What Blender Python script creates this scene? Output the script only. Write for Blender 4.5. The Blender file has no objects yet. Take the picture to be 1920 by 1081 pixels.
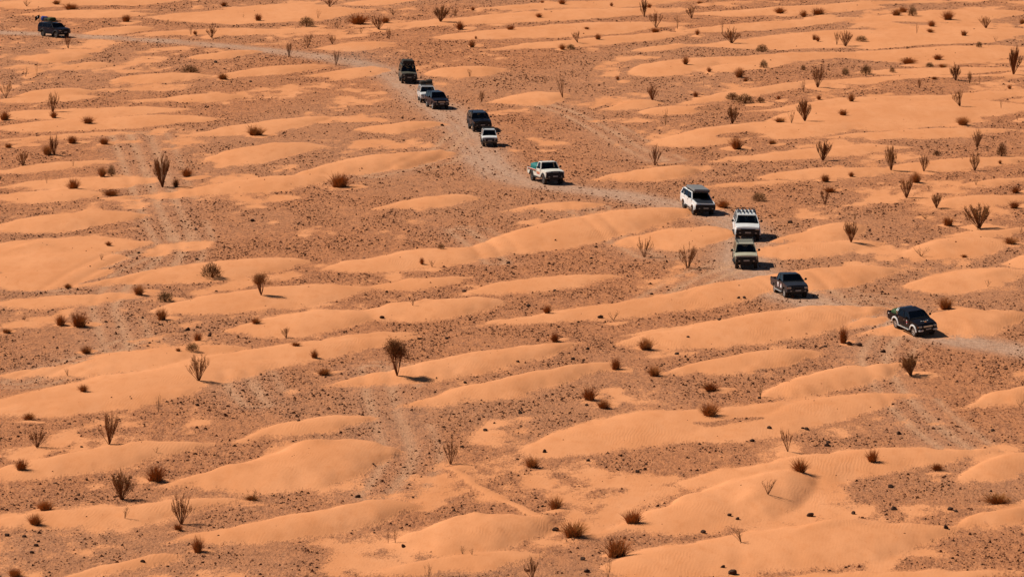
import bpy, bmesh, math, random
import numpy as np
from mathutils import Vector, Matrix

# ------------------------------------------------------------------ camera, sky, sun, exposure
sc = bpy.context.scene
col = sc.collection
PW, PH = 1920.0, 1081.0            # size of the photograph, used to read positions off it
FOC = 9600.0                       # focal length in photograph pixels
HORIZON = -800.0                   # row of the horizon, above the frame
PITCH = math.atan((PH / 2 - HORIZON) / FOC)
CAM_H = 55.0                       # the photographer stands on a hill
cam_data = bpy.data.cameras.new('camera')
cam_data.sensor_width = 36.0
cam_data.lens = 36.0 * FOC / PW
cam_data.clip_start = 1.0
cam_data.clip_end = 20000.0
cam = bpy.data.objects.new('camera', cam_data)
col.objects.link(cam)
cam.location = (0, 0, CAM_H)
cam.rotation_euler = (math.pi / 2 - PITCH, 0, 0)
sc.camera = cam

SUN_EL = math.radians(47.0)
SUN_AZ = math.radians(20.0)        # light travels to the right and this much towards the camera
ldir = Vector((math.cos(SUN_EL) * math.cos(SUN_AZ), -math.cos(SUN_EL) * math.sin(SUN_AZ), -math.sin(SUN_EL)))
world = bpy.data.worlds.new('World')
sc.world = world
world.use_nodes = True
wn = world.node_tree.nodes
wl = world.node_tree.links
wn.clear()
wo = wn.new('ShaderNodeOutputWorld')
wb_ = wn.new('ShaderNodeBackground')
sky = wn.new('ShaderNodeTexSky')
sky.sky_type = 'NISHITA'
sky.sun_disc = False
sky.sun_elevation = SUN_EL
sky.sun_rotation = math.atan2(-ldir.x, -ldir.y)
sky.altitude = 300
sky.air_density = 0.6
sky.dust_density = 0.2
wb_.inputs['Strength'].default_value = 0.05
wl.new(sky.outputs['Color'], wb_.inputs['Color'])
wl.new(wb_.outputs['Background'], wo.inputs['Surface'])
sun_data = bpy.data.lights.new('sun', 'SUN')
sun_data.energy = 5.0
sun_data.angle = math.radians(0.53)
sun_data.color = (1.0, 0.93, 0.82)
sun = bpy.data.objects.new('sun', sun_data)
col.objects.link(sun)
sun.rotation_euler = ldir.to_track_quat('-Z', 'Y').to_euler()
sun.location = (-200, 500, 300)
sc.cycles.max_bounces = 6
sc.cycles.diffuse_bounces = 1
sc.cycles.transparent_max_bounces = 12
sc.view_settings.view_transform = 'Standard'
sc.view_settings.look = 'None'
sc.view_settings.exposure = 0.02
sc.view_settings.gamma = 1.0
sc.view_settings.use_curve_mapping = False

# ------------------------------------------------------------------ reading positions off the photograph
CP, SP = math.cos(PITCH), math.sin(PITCH)
def ray(px, py):
    u = px - PW / 2
    v = py - PH / 2
    return Vector((u, FOC * CP - v * SP, -(FOC * SP + v * CP)))
def at(px, py, z=0.0):
    d = ray(px, py)
    k = (z - CAM_H) / d.z
    return Vector((d.x * k, d.y * k, z))
def ppm(py):                        # photograph pixels per metre, sideways, on the ground at that row
    return CP * (py - HORIZON) / CAM_H
def mpp(py):                        # metres of ground depth per photograph pixel
    return (at(960, py - 0.5) - at(960, py + 0.5)).y

# ------------------------------------------------------------------ numpy noise
def _hash(ix, iy, seed):
    n = (ix * 374761393 + iy * 668265263 + seed * 974634777) & 0xFFFFFFFF
    n = ((n ^ (n >> 13)) * 1274126177) & 0xFFFFFFFF
    n = n ^ (n >> 16)
    return (n & 0xFFFF) / 65535.0
def vnoise(x, y, seed=0):
    ix = np.floor(x).astype(np.int64); iy = np.floor(y).astype(np.int64)
    fx = x - ix; fy = y - iy
    fx = fx * fx * fx * (fx * (fx * 6 - 15) + 10); fy = fy * fy * fy * (fy * (fy * 6 - 15) + 10)
    a = _hash(ix, iy, seed); b = _hash(ix + 1, iy, seed)
    c = _hash(ix, iy + 1, seed); d = _hash(ix + 1, iy + 1, seed)
    return (a * (1 - fx) + b * fx) * (1 - fy) + (c * (1 - fx) + d * fx) * fy
def fbm(x, y, seed=0, o=4):
    s = 0; a = 0.5; t = 0
    for i in range(o):
        s = s + a * vnoise(x * 2 ** i + 17.3 * i, y * 2 ** i - 9.1 * i, seed + i); t += a; a *= 0.5
    return s / t

# ------------------------------------------------------------------ material helpers
def new_mat(name):
    m = bpy.data.materials.new(name)
    m.use_nodes = True
    m.node_tree.nodes.clear()
    return m, m.node_tree.nodes, m.node_tree.links
def principled(name, rgb, rough=0.5, metal=0.0, coat=0.0, spec=0.5, vary=0.12, scale=3.0, dust=0.0):
    """plain procedural surface: base colour with slight mottling and, on vehicles, a film of orange dust"""
    m, n, l = new_mat(name)
    o = n.new('ShaderNodeOutputMaterial'); p = n.new('ShaderNodeBsdfPrincipled')
    p.inputs['Roughness'].default_value = rough; p.inputs['Metallic'].default_value = metal
    p.inputs['Coat Weight'].default_value = coat; p.inputs['Specular IOR Level'].default_value = spec
    tc = n.new('ShaderNodeTexCoord'); nz = n.new('ShaderNodeTexNoise')
    nz.inputs['Scale'].default_value = scale; nz.inputs['Detail'].default_value = 4
    l.new(tc.outputs['Object'], nz.inputs['Vector'])
    mx = n.new('ShaderNodeMix'); mx.data_type = 'RGBA'
    mx.inputs[6].default_value = tuple(c * (1 - vary) for c in rgb) + (1,)
    mx.inputs[7].default_value = tuple(min(1, c * (1 + vary)) for c in rgb) + (1,)
    l.new(nz.outputs['Fac'], mx.inputs[0])
    out = mx.outputs[2]
    if dust > 0:
        nd = n.new('ShaderNodeTexNoise'); nd.inputs['Scale'].default_value = 1.7; nd.inputs['Detail'].default_value = 6
        l.new(tc.outputs['Object'], nd.inputs['Vector'])
        mr = n.new('ShaderNodeMapRange'); mr.inputs[1].default_value = 0.35; mr.inputs[2].default_value = 0.75
        mr.inputs[3].default_value = dust * 0.25; mr.inputs[4].default_value = dust
        l.new(nd.outputs['Fac'], mr.inputs[0])
        md = n.new('ShaderNodeMix'); md.data_type = 'RGBA'
        l.new(mr.outputs[0], md.inputs[0]); l.new(out, md.inputs[6])
        md.inputs[7].default_value = (0.42, 0.24, 0.13, 1)
        out = md.outputs[2]
        ra = n.new('ShaderNodeMapRange'); ra.inputs[3].default_value = rough; ra.inputs[4].default_value = min(1, rough + 0.35)
        l.new(nd.outputs['Fac'], ra.inputs[0]); l.new(ra.outputs[0], p.inputs['Roughness'])
    l.new(out, p.inputs['Base Color'])
    l.new(p.outputs[0], o.inputs['Surface'])
    return m

# ------------------------------------------------------------------ sand bodies: left tip, right tip, thickness (all read off the photograph), height in metres
DUNES = [
(-20,10,330,4,20,.2),(20,27,260,20,12,.3),(80,33,320,20,14,.3),(250,38,660,28,34,.3),(270,64,640,58,12,.2),(157,62,292,53,17,.4),
(18,113,165,106,22,.5),(77,129,218,122,17,.4),(352,109,495,98,16,.4),(190,154,388,143,20,.5),(375,148,608,126,21,.4),(575,144,728,135,18,.3),
(18,186,172,173,24,.5),(-20,195,180,184,14,.2),(280,190,450,180,20,.5),(215,194,330,190,7,.1),(-40,224,352,208,20,.3),(-40,246,425,224,25,.4),(-30,266,260,252,9,.15),
(320,262,622,224,24,.4),(378,300,607,276,34,.6),(-20,325,210,306,15,.2),(-20,356,300,338,20,.2),(275,366,625,336,32,.5),(545,326,854,284,38,.9),
(640,10,770,3,14,.2),(865,22,1300,2,14,.3),(640,54,1290,20,19,.3),(800,77,1300,46,20,.3),(592,93,742,86,16,.3),(900,99,1300,62,17,.3),
(1178,98,1300,86,11,.2),(798,138,957,129,22,.5),(1178,140,1350,118,25,.4),(908,191,1075,179,23,.5),(1104,203,1237,191,19,.4),(1193,211,1355,198,19,.4),
(672,244,838,231,22,.5),(1213,272,1445,246,33,.5),(1106,336,1307,319,32,.7),
(1290,28,1800,2,15,.3),(1270,60,1620,32,15,.3),(1580,40,1940,24,20,.3),(1270,92,1700,66,26,.3),(1560,85,1940,62,34,.3),(1280,118,1640,100,18,.3),
(1540,112,1950,96,30,.3),(1270,136,1480,120,16,.2),(1600,140,1950,126,14,.2),(1270,194,1560,152,15,.3),(1500,158,1950,146,18,.3),(1380,212,1800,186,22,.3),
(1440,236,1950,205,46,.4),(1700,190,1950,176,12,.2),(1280,252,1620,240,30,.4),(1500,262,1900,246,18,.3),(1418,338,1700,318,22,.4),(1640,322,1950,298,24,.4),
(1340,304,1700,276,20,.3),(1270,356,1500,345,10,.2),(1780,352,1950,335,14,.3),
(-30,427,280,404,38,.6),(-30,372,200,362,22,.3),(225,368,450,358,16,.3),(-60,482,290,462,40,.3),(-60,512,240,490,40,.3),(-60,545,210,516,40,.25),(100,546,570,492,40,.5),
(-40,578,290,560,20,.2),(275,592,705,540,46,.5),(420,622,705,592,50,.5),(-60,720,470,652,44,.4),(280,702,790,632,44,.4),(-60,768,580,684,56,.4),
(695,389,908,371,25,.5),(935,394,1112,381,18,.4),(880,464,1335,394,54,.8),(598,506,990,462,38,.5),(1138,462,1392,442,40,.5),(665,541,885,519,22,.3),
(870,549,1170,516,24,.3),(643,590,945,566,44,.7),(870,612,1510,538,34,.4),(1165,632,1310,612,18,.3),(590,642,795,622,22,.3),(615,728,1085,648,46,.6),
(728,764,1160,684,44,.6),
(1438,458,1625,426,34,.6),(1415,476,1655,457,26,.4),(1688,482,1905,456,35,.4),(1760,450,1940,430,16,.3),(1190,564,1680,506,44,.6),(1700,542,1950,516,40,.4),
(1165,650,1670,580,60,.7),(1605,630,1925,594,50,.7),(1225,710,1535,662,46,.6),(1415,744,1710,682,44,.6),(1715,392,1950,374,20,.3),(1875,500,1960,486,25,.3),
(1560,620,1660,600,16,.2),(-30,775,390,728,40,.3),(-40,894,380,830,52,.6),(425,828,692,786,34,.4),(295,912,738,848,84,.9),(-40,995,480,932,42,.4),(-40,985,335,965,28,.1),
(310,1016,790,946,68,.7),(80,1090,345,1046,28,.3),(960,846,1520,764,58,.4),(728,1016,1048,972,84,.9),(680,1074,1010,1032,38,.3),
(1120,1008,1460,918,76,.6),(1130,1075,1500,1020,70,.5),(590,802,690,786,20,.2),(1200,836,1715,744,50,.4),(1793,768,1960,733,38,.5),(1270,905,1860,842,58,.5),
(1798,894,1960,852,48,.5),(1245,966,1518,898,88,.8),(1775,990,1960,952,36,.4),(1270,1040,1810,992,90,.7),(1380,1095,1920,1070,40,.3),(640,1110,1200,1095,30,.3),
]
GRAVEL_GAPS = [   # darker gravel showing through the sand sheets: left tip, right tip, thickness
(20,18,280,12,8),(240,24,420,16,6),(400,52,620,40,8),(1290,110,1520,90,9),(1500,132,1700,118,8),(1330,150,1500,135,22),(1620,95,1900,78,7),
(1640,160,1900,150,9),(1300,205,1420,188,12),(1560,178,1760,166,9),(1350,262,1440,255,7),(1650,285,1900,262,10),(1700,300,1940,285,8),(1350,15,1560,8,6),
(1640,12,1920,6,7),(0,300,130,290,14),(60,655,330,620,22),(600,80,800,66,8),(300,240,430,228,7),(90,560,300,540,8),
(20,700,180,680,10),(1300,800,1420,790,10),(0,940,300,915,24),(1420,700,1560,690,6),
]
ROAD = [(-120,58),(0,61),(120,67),(250,75),(380,84),(500,95),(610,110),(700,126),(752,148),(790,180),(830,205),(866,236),(888,262),(910,300),(945,328),(1000,344),
        (1080,356),(1160,366),(1240,382),(1310,396),(1372,420),(1400,450),(1399,500),(1440,530),(1484,552),(1550,574),(1620,598),(1717,620),(1800,640),(1860,650),(1980,668)]
OLD_TRACKS = [
 [(225,255),(245,300),(265,350),(290,410),(312,455),(318,480),(290,510),(230,530),(196,575),(205,615),(222,660)],
 [(700,690),(712,740),(730,800),(745,860),(700,930)],
 [(1000,190),(1060,208),(1120,240),(1170,270),(1230,300)],
 [(1085,390),(1110,420),(1160,450),(1215,480)],
 [(440,700),(455,730),(480,760)],
 [(262,255),(282,300),(300,350),(326,410),(338,450)],
 [(250,470),(180,500),(100,545)],
 [(240,640),(180,665),(100,690),(30,715)],
 [(1260,560),(1330,520),(1390,500)],
 [(1500,520),(1560,560),(1600,590)],
 [(860,430),(900,460),(930,490)],
 [(860,250),(800,300),(700,330)],
 [(1620,560),(1700,590),(1640,660),(1660,720),(1720,790),(1800,850)],
]
RIDGE = [(848,880),(905,915),(960,945),(1040,988)]
CRESTS = [(945,655,70),(1795,597,80),(1330,436,60),(170,402,40),(590,852,70),(835,285,22),(1290,318,40),(500,590,70),(1500,432,45),(560,850,50),(1420,945,60),(800,572,30),(1760,470,70),(1500,745,60),(1650,596,80),(60,470,60),(1870,520,60),(880,985,80),(420,425,30),(1560,1000,110),(430,890,80),(1290,940,60),(1100,660,60)]
# ------------------------------------------------------------------ plants read off the photograph: base x, base y, height, width, kind
# f = fan-shaped broom shrub, g = denser fan, t = rust grass tuft, o = grey-olive dome bush, s = bare sparse twigs, T = small tree
PLANTS = [
(50,12,14,18,'s'),(107,8,9,17,'t'),(133,18,13,27,'t'),(359,12,13,6,'s'),(419,12,10,14,'t'),(618,13,14,20,'f'),(237,41,13,19,'t'),(484,39,13,16,'t'),(575,50,20,30,'o'),
(596,35,16,13,'s'),(456,33,7,7,'s'),(315,47,13,14,'s'),(358,66,18,9,'s'),(366,65,9,8,'t'),(397,71,23,16,'f'),(577,90,29,16,'f'),(623,83,18,10,'f'),(633,53,17,16,'s'),
(542,107,26,11,'f'),(630,123,28,12,'f'),(128,91,24,13,'f'),(48,144,22,14,'s'),(69,143,33,9,'s'),(11,184,32,21,'f'),(357,138,17,36,'o'),(418,149,13,20,'t'),(99,210,34,20,'f'),
(100,221,14,16,'t'),(10,225,18,22,'t'),(165,231,15,24,'t'),(478,253,20,32,'t'),(193,270,13,22,'t'),(135,269,16,20,'t'),(102,291,36,17,'f'),(87,290,20,23,'t'),(16,277,8,16,'t'),
(43,310,28,21,'f'),(193,331,20,20,'t'),(209,330,23,17,'o'),(139,354,22,26,'t'),(305,351,57,34,'g'),(330,350,17,15,'t'),(349,331,19,25,'t'),(637,351,28,40,'t'),(205,366,12,35,'t'),
(137,312,13,8,'s'),(88,344,22,10,'s'),
(672,45,20,42,'t'),(710,55,25,25,'f'),(722,43,13,18,'t'),(737,28,13,22,'s'),(730,74,24,9,'f'),(677,63,12,9,'s'),(826,41,28,25,'g'),(853,31,16,14,'f'),(887,20,8,9,'t'),(862,56,16,18,'t'),
(957,56,10,16,'t'),(1010,33,9,13,'t'),(1055,8,10,16,'t'),(1017,6,5,9,'t'),(1147,12,8,7,'t'),(1208,32,31,14,'g'),(1218,15,10,10,'t'),(1230,52,29,23,'f'),(1227,61,10,20,'t'),(1270,55,30,9,'s'),
(1083,80,21,17,'f'),(1121,74,12,12,'t'),(1055,93,12,15,'t'),(1070,93,11,17,'o'),(885,89,16,14,'t'),(892,73,6,5,'t'),(881,144,16,13,'s'),(903,191,20,10,'f'),(1022,157,15,7,'s'),(1055,183,43,30,'s'),
(1158,150,9,8,'t'),(1223,188,28,18,'f'),(1248,235,32,12,'s'),(982,247,13,9,'s'),(1228,310,38,24,'f'),(1100,55,5,10,'t'),
(1297,35,25,18,'f'),(1312,7,6,12,'t'),(1463,25,12,24,'t'),(1507,32,15,14,'t'),(1535,28,14,27,'t'),(1682,29,13,20,'t'),(1693,23,12,20,'t'),(1711,30,20,18,'o'),(1778,37,20,24,'t'),(1746,50,13,16,'t'),
(1719,63,22,7,'s'),(1849,53,21,21,'f'),(1917,45,12,12,'t'),(1372,81,28,28,'f'),(1355,63,30,10,'s'),(1307,66,12,9,'t'),(1527,75,12,8,'t'),(1533,78,12,9,'t'),(1569,84,28,12,'f'),(1585,87,28,22,'f'),
(1615,78,12,24,'o'),(1429,97,15,23,'o'),(1745,61,8,15,'t'),(1807,67,12,12,'t'),(1867,78,10,10,'s'),(1836,89,12,12,'o'),(1900,140,48,26,'g'),(1760,112,11,20,'t'),(1702,120,14,33,'t'),(1743,126,10,16,'o'),
(1768,127,9,17,'t'),(1792,151,29,17,'g'),(1818,157,24,9,'f'),(1837,158,24,9,'s'),(1724,165,17,10,'f'),(1752,149,6,13,'t'),(1533,164,44,24,'f'),(1507,173,25,14,'s'),(1585,141,16,15,'o'),(1624,139,19,23,'o'),
(1506,132,11,10,'o'),(1673,136,11,12,'o'),(1285,121,18,13,'t'),(1432,127,16,16,'o'),(1387,145,18,20,'t'),(1398,153,9,9,'t'),(1330,135,10,10,'t'),(1373,187,15,25,'o'),(1396,193,18,37,'o'),(1426,193,12,15,'o'),
(1304,182,12,12,'t'),(1460,187,8,8,'t'),(1535,187,10,10,'t'),(1597,190,17,14,'t'),(1800,199,31,24,'f'),(1877,203,18,7,'s'),(1893,167,10,8,'t'),(1373,232,32,19,'g'),(1484,231,26,20,'s'),(1509,227,38,28,'g'),
(1580,216,13,19,'t'),(1462,229,10,23,'t'),(1803,234,16,28,'t'),(1907,226,16,10,'s'),(1380,279,22,28,'t'),(1447,270,9,15,'t'),(1543,301,35,25,'g'),(1671,319,42,18,'g'),(1832,277,33,17,'f'),(1732,321,32,18,'f'),
(1756,292,11,15,'o'),(1878,293,28,20,'o'),(1828,320,34,20,'f'),(1830,347,26,14,'s'),(1717,342,22,20,'t'),(1700,371,38,24,'f'),(1547,340,15,18,'t'),(1597,331,10,12,'t'),(1555,360,10,27,'t'),(1742,355,9,15,'s'),
(1905,362,14,20,'t'),(1336,310,23,6,'s'),(1875,307,8,7,'t'),
(397,520,30,40,'o'),(490,553,38,44,'T'),(260,552,18,24,'t'),(310,565,20,32,'o'),(303,599,24,20,'t'),(113,610,22,22,'t'),(148,612,26,38,'t'),(371,639,18,16,'t'),(361,658,18,25,'o'),(161,662,17,22,'t'),
(373,713,45,36,'f'),(481,606,12,22,'t'),(537,633,20,18,'f'),(590,671,18,15,'t'),(555,648,7,20,'t'),(608,702,12,30,'t'),(127,704,15,16,'s'),(127,540,10,16,'t'),(203,460,9,14,'t'),(190,487,12,12,'s'),
(46,600,13,10,'s'),(334,658,7,10,'t'),(12,623,9,18,'t'),
(827,467,12,13,'o'),(791,495,14,10,'t'),(810,500,14,15,'s'),(1208,482,39,25,'f'),(774,572,13,16,'s'),(1025,587,18,18,'t'),(1040,640,18,20,'t'),(1210,654,23,32,'t'),(1155,693,25,20,'t'),(1228,704,23,28,'t'),
(1150,600,17,26,'s'),(745,704,66,48,'T'),(1290,502,42,34,'f'),(1423,377,18,28,'o'),(1547,384,32,16,'f'),(1358,388,15,30,'t'),(1596,454,38,22,'g'),(1602,413,14,13,'s'),(1756,390,26,18,'g'),(1836,428,43,43,'g'),
(1778,423,17,24,'t'),(1902,390,17,22,'t'),(1727,480,18,32,'s'),(1895,457,15,28,'t'),(1773,579,22,32,'t'),(1581,643,32,20,'t'),(1708,704,40,38,'g'),(1852,537,16,20,'s'),(1735,410,10,20,'s'),(1914,440,18,8,'s'),
(1807,482,6,14,'t'),
(157,733,15,21,'t'),(70,838,34,32,'f'),(205,832,55,34,'f'),(40,880,22,26,'t'),(228,936,50,38,'g'),(292,900,30,38,'t'),(340,982,56,36,'f'),(472,937,27,34,'s'),(471,937,10,30,'t'),(234,971,24,22,'s'),(66,983,24,28,'t'),
(82,956,20,36,'t'),(372,1034,32,24,'t'),(55,787,15,26,'t'),(297,772,33,12,'s'),(432,742,16,10,'s'),(334,993,12,22,'t'),(293,848,12,20,'s'),(28,1080,17,30,'t'),
(1104,749,28,30,'t'),(1132,765,20,26,'t'),(845,870,45,28,'f'),(998,876,23,28,'t'),(1041,954,27,28,'t'),(1188,980,30,34,'t'),(1080,1005,30,54,'t'),(1156,1042,40,46,'t'),(1140,1083,46,22,'s'),(998,1085,40,22,'f'),
(803,1085,38,22,'s'),(728,1018,34,8,'s'),(741,1017,32,12,'s'),(867,1037,15,20,'s'),(885,1039,13,12,'s'),(668,1081,10,14,'s'),
(1330,732,16,36,'t'),(1426,744,26,14,'s'),(1327,778,25,42,'t'),(1477,846,47,21,'f'),(1502,884,28,34,'t'),(1634,865,25,26,'t'),(1757,881,14,26,'t'),(1440,926,30,38,'s'),(1870,942,18,58,'t'),(1390,1016,27,38,'s'),
(1913,762,15,18,'s'),(1748,1015,8,12,'s'),
]
ROCKS = [   # larger dark rocks: x, y, width
(13,1004,11),(46,1006,9),(68,1023,11),(60,1036,10),(268,1053,9),(370,760,8),(153,838,6),(671,932,11),(975,775,9),(910,807,10),(1021,847,10),(1103,864,8),(1195,885,10),(756,1024,9),(1092,1049,12),(1017,949,7),(1042,994,13),
(1101,1072,12),(1519,967,15),(1601,963,10),(1676,955,13),(1781,955,13),(1793,959,9),(1319,998,12),(1374,1075,17),(1355,1063,9),(1686,814,12),(1553,830,9),(1551,836,10),(1513,805,10),(1862,807,8),(1858,921,7),(1774,990,12),(1670,913,12),
(1443,803,9),(1410,827,10),(1368,966,9),(1383,973,9),(953,494,9),(1108,485,7),(871,547,9),(1126,596,11),(1074,674,10),(837,635,8),(1102,655,8),(1269,664,9),(991,574,8),(1222,552,7),(716,596,10),(393,630,9),(352,619,10),(369,487,7),
(474,415,10),(367,431,7),(260,475,7),(405,118,8),(470,154,6),(1349,600,8),(1396,559,8),(1385,559,7),(1611,648,13),(1592,646,12),(1656,660,11),(1547,650,8),(1482,418,9),(1348,601,6),(1100,760,7),(866,838,8),
(1424,747,8),(1505,803,7),(1860,808,6),(829,236,7),(1040,545,6),(872,718,8),(971,678,7),(1290,632,6),(1830,690,6),(1160,1018,7),(700,870,6),(560,790,6),
]

# ------------------------------------------------------------------ ground heightfield
rng = np.random.default_rng(7)
def axis(lo, hi, step0, step1, far):
    n = int((hi - lo) / ((step0 + step1) / 2)); s = np.linspace(step0, step1, n); a = lo + np.concatenate([[0], np.cumsum(s)]) * (hi - lo) / s.sum()
    up = []; d = step1 * 2; v = hi
    while v < far: v += d; d *= 1.45; up.append(v)
    return a, up
ax, upx = axis(-77, 77, 0.25, 0.25, 4500)
gx = np.array([-v for v in reversed(upx)] + list(ax) + upx)
ay, upy = axis(260, 680, 0.31, 0.89, 9000)
dn = []; d = 0.6; v = 260.0
while v > -1500: v -= d; d *= 1.45; dn.append(v)
gy = np.array(list(reversed(dn)) + list(ay) + upy)
X, Y = np.meshgrid(gx, gy)
wx = X + 2.2 * (fbm(X / 9, Y / 16, 3, 3) - .5) + .5 * (fbm(X / 1.6, Y / 3.5, 5, 2) - .5)
wy = Y + 4.2 * (fbm(X / 7, Y / 14, 11, 3) - .5) + 1.5 * (fbm(X / 1.3, Y / 4, 13, 3) - .5)
Z = np.zeros_like(X); LS = np.full_like(X, -9.0)
def window(x0, x1, y0, y1):
    return slice(max(0, np.searchsorted(gy, y0) - 2), np.searchsorted(gy, y1) + 2), slice(max(0, np.searchsorted(gx, x0) - 2), np.searchsorted(gx, x1) + 2)
def lens(xl, yl, xr, yr, T, h, skew=1.0, soft=2.3):
    """one sand body laid on the plain: spindle in plan, crest towards its far side, steeper at its right end"""
    global Z, LS
    if xr - xl > 70: k_ = .02 * (xr - xl); xl, yl, xr, yr = xl - k_, yl - .02 * (yr - yl), xr + k_, yr + .02 * (yr - yl)
    ym = (yl + yr) / 2; s = ppm(ym)
    h = min(h, 0.45 * T / s)
    D = max((T - h * s) / 1.35, 0.35 * T) * (1.0 if ym < 600 else .92)
    cy = T / 2 - D
    A = at(xl, yl + cy); B = at(xr, yr + cy)
    Dm = D * mpp(ym)
    w = window(min(A.x, B.x) - 3, max(A.x, B.x) + 3, min(A.y, B.y) - Dm - 6, max(A.y, B.y) + Dm + 6)
    x = wx[w]; y = wy[w]
    t = np.clip((x - A.x) / (B.x - A.x), 0.001, .999); inside = (x > A.x) & (x < B.x)
    c = (y - (A.y + t * (B.y - A.y))) / Dm
    ts = t ** skew
    e0 = 4 * ts * (1 - ts)
    e = np.where(c > 0, e0 ** .8, e0 ** 1.15)              # the far edge bulges, the near edge runs straighter
    q = c / np.maximum(e, 1e-3)
    u = q - .3; u = np.where(u > 0, u / .7, u / 1.3)
    prof = np.clip(1 - u * u, 0, 1) ** 1.25
    z = .80 * h * prof * e0 ** .8 * np.where(inside, 1, 0) * (0.8 + 0.4 * ts)
    Z[w] = np.maximum(Z[w], z)
    ls = np.where(inside, np.minimum((e - np.abs(c)) * Dm / soft, 3.0 * e0 - .1), -np.minimum(np.abs(x - A.x), np.abs(x - B.x)) - .3)
    LS[w] = np.maximum(LS[w], ls)
for i, (xl, yl, xr, yr, T, h) in enumerate(DUNES):
    lens(xl, yl, xr, yr, T, h, skew=(0.85, 1.0, 1.25, 1.5)[i % 4])
for (px, py, hh, ww, k) in PLANTS:                       # little sand drifts caught by the plants
    if k in 't' or (px * 7 + py) % 5 == 0:
        lens(px - ww * .7 - 4, py + 3, px + ww * .9 + 10, py, 5 + hh * .18, .14, 1.3, .8)
GAP = np.full_like(X, -9.0)
for (xl, yl, xr, yr, T) in GRAVEL_GAPS:
    A = at(xl, yl); B = at(xr, yr); Dm = T / 2 * mpp((yl + yr) / 2)
    w = window(A.x - 3, B.x + 3, min(A.y, B.y) - Dm - 6, max(A.y, B.y) + Dm + 6)
    t = np.clip((wx[w] - A.x) / (B.x - A.x), .001, .999)
    c = (wy[w] - (A.y + t * (B.y - A.y))) / Dm
    GAP[w] = np.maximum(GAP[w], ((4 * t * (1 - t)) ** .7 - np.abs(c)) * Dm / 1.1 - np.where((wx[w] > A.x) & (wx[w] < B.x), 0, 5))
def path_dist(path, reach=6.0):
    """signed sideways distance to a path drawn on the ground (np.inf beyond reach)"""
    best = np.full_like(X, 1e3); P = [at(*p) for p in path]
    Q = []
    for i in range(len(P) - 1):                          # Catmull-Rom so that tracks bend smoothly
        p0, p1, p2, p3 = P[max(i - 1, 0)], P[i], P[i + 1], P[min(i + 2, len(P) - 1)]
        for k in range(6):
            t = k / 6
            Q.append(0.5 * ((2 * p1) + (p2 - p0) * t + (2 * p0 - 5 * p1 + 4 * p2 - p3) * t * t + (3 * p1 - p0 - 3 * p2 + p3) * t ** 3))
    Q.append(P[-1])
    for a, b in zip(Q[:-1], Q[1:]):
        w = window(min(a.x, b.x) - reach, max(a.x, b.x) + reach, min(a.y, b.y) - reach, max(a.y, b.y) + reach)
        vx, vy = b.x - a.x, b.y - a.y; L2 = vx * vx + vy * vy + 1e-9
        t = np.clip(((X[w] - a.x) * vx + (Y[w] - a.y) * vy) / L2, 0, 1)
        dx = X[w] - a.x - t * vx; dy = Y[w] - a.y - t * vy
        dd = np.sqrt(dx * dx + dy * dy) * np.sign(vx * dy - vy * dx + 1e-9)
        best[w] = np.where(np.abs(dd) < np.abs(best[w]), dd, best[w])
    return best
TR = np.zeros_like(X); RUT = np.zeros_like(X); OLD = np.zeros_like(X)
d = path_dist(ROAD)
TR = np.maximum(TR, np.exp(-(np.abs(d) / 2.7) ** 3) * (.28 + .85 * fbm(X / 2, Y / 7, 31, 3)))
for off in (.8, -.75, 1.5, -1.6, .3):
    TR += .30 * np.exp(-((d - off - .3 * (vnoise(X / 9, Y / 9, 41) - .5)) / .22) ** 2) * np.exp(-(np.abs(d) / 2.4) ** 4)
    RUT += np.exp(-((d - off - .3 * (vnoise(X / 9, Y / 9, 41) - .5)) / .2) ** 2) * .5
for p in OLD_TRACKS:
    d = path_dist(p)
    m = np.exp(-((np.abs(d) - .85) / .34) ** 2)
    m2 = np.exp(-((np.abs(d - 1.9) - .8) / .3) ** 2) * (vnoise(X / 12, Y / 12, 51) > .4)
    br = .35 + .9 * fbm(X / 2.5, Y / 5, 57, 3); OLD = np.maximum(OLD, 1.0 * m * br); OLD = np.maximum(OLD, .8 * m2 * br); TR = np.maximum(TR, .14 * np.exp(-(d / 2.8) ** 4)); RUT += m * .9 + m2 * .6
d = path_dist(RIDGE); m = np.exp(-((d + .5 * (vnoise(X / 2, Y / 2, 77) - .5)) / .42) ** 2)
Z += .12 * m; LS = np.maximum(LS, m * 1.6 - .8)
for s0 in (-1.2, 1.1): RUT += .4 * np.exp(-((d - s0) / .25) ** 2)
# thin veneers of blown sand on the gravel plain, streaked along the wind
ven = fbm(X / 5.5 - Y / 30, Y / 11, 61, 5)
patch = fbm(X / 1.6, Y / 3.4, 67, 4)
big = fbm(X / 26, Y / 60, 71, 3)
base = (ven - .655 + .22 * (big - .5) + .5 * (patch - .55)) * 4.2 - TR * 1.2
S = np.maximum(LS, np.minimum(base, .5))
S = np.minimum(S, np.where(GAP > -5, -GAP, 9))
S = np.clip(.5 + S * .5, 0, 1)
far_fade = np.clip((np.abs(X) - 68) / 6, 0, 1)
gravel = 1 - np.clip((S - .35) * 3.3, 0, 1)
Z = Z + .55 * (fbm(X / 38, Y / 50, 81, 3) - .5) + .05 * (fbm(X / 2.2, Y / 3, 83, 3) - .5) + gravel * .06 * (fbm(X / .6, Y / .9, 85, 2) - .5) \
    + (1 - gravel) * .05 * (fbm(X / 1.7, Y / 2.6, 87, 2) - .5) - .05 * np.clip(RUT, 0, 1.2) * (.5 + .8 * (1 - gravel))
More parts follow.
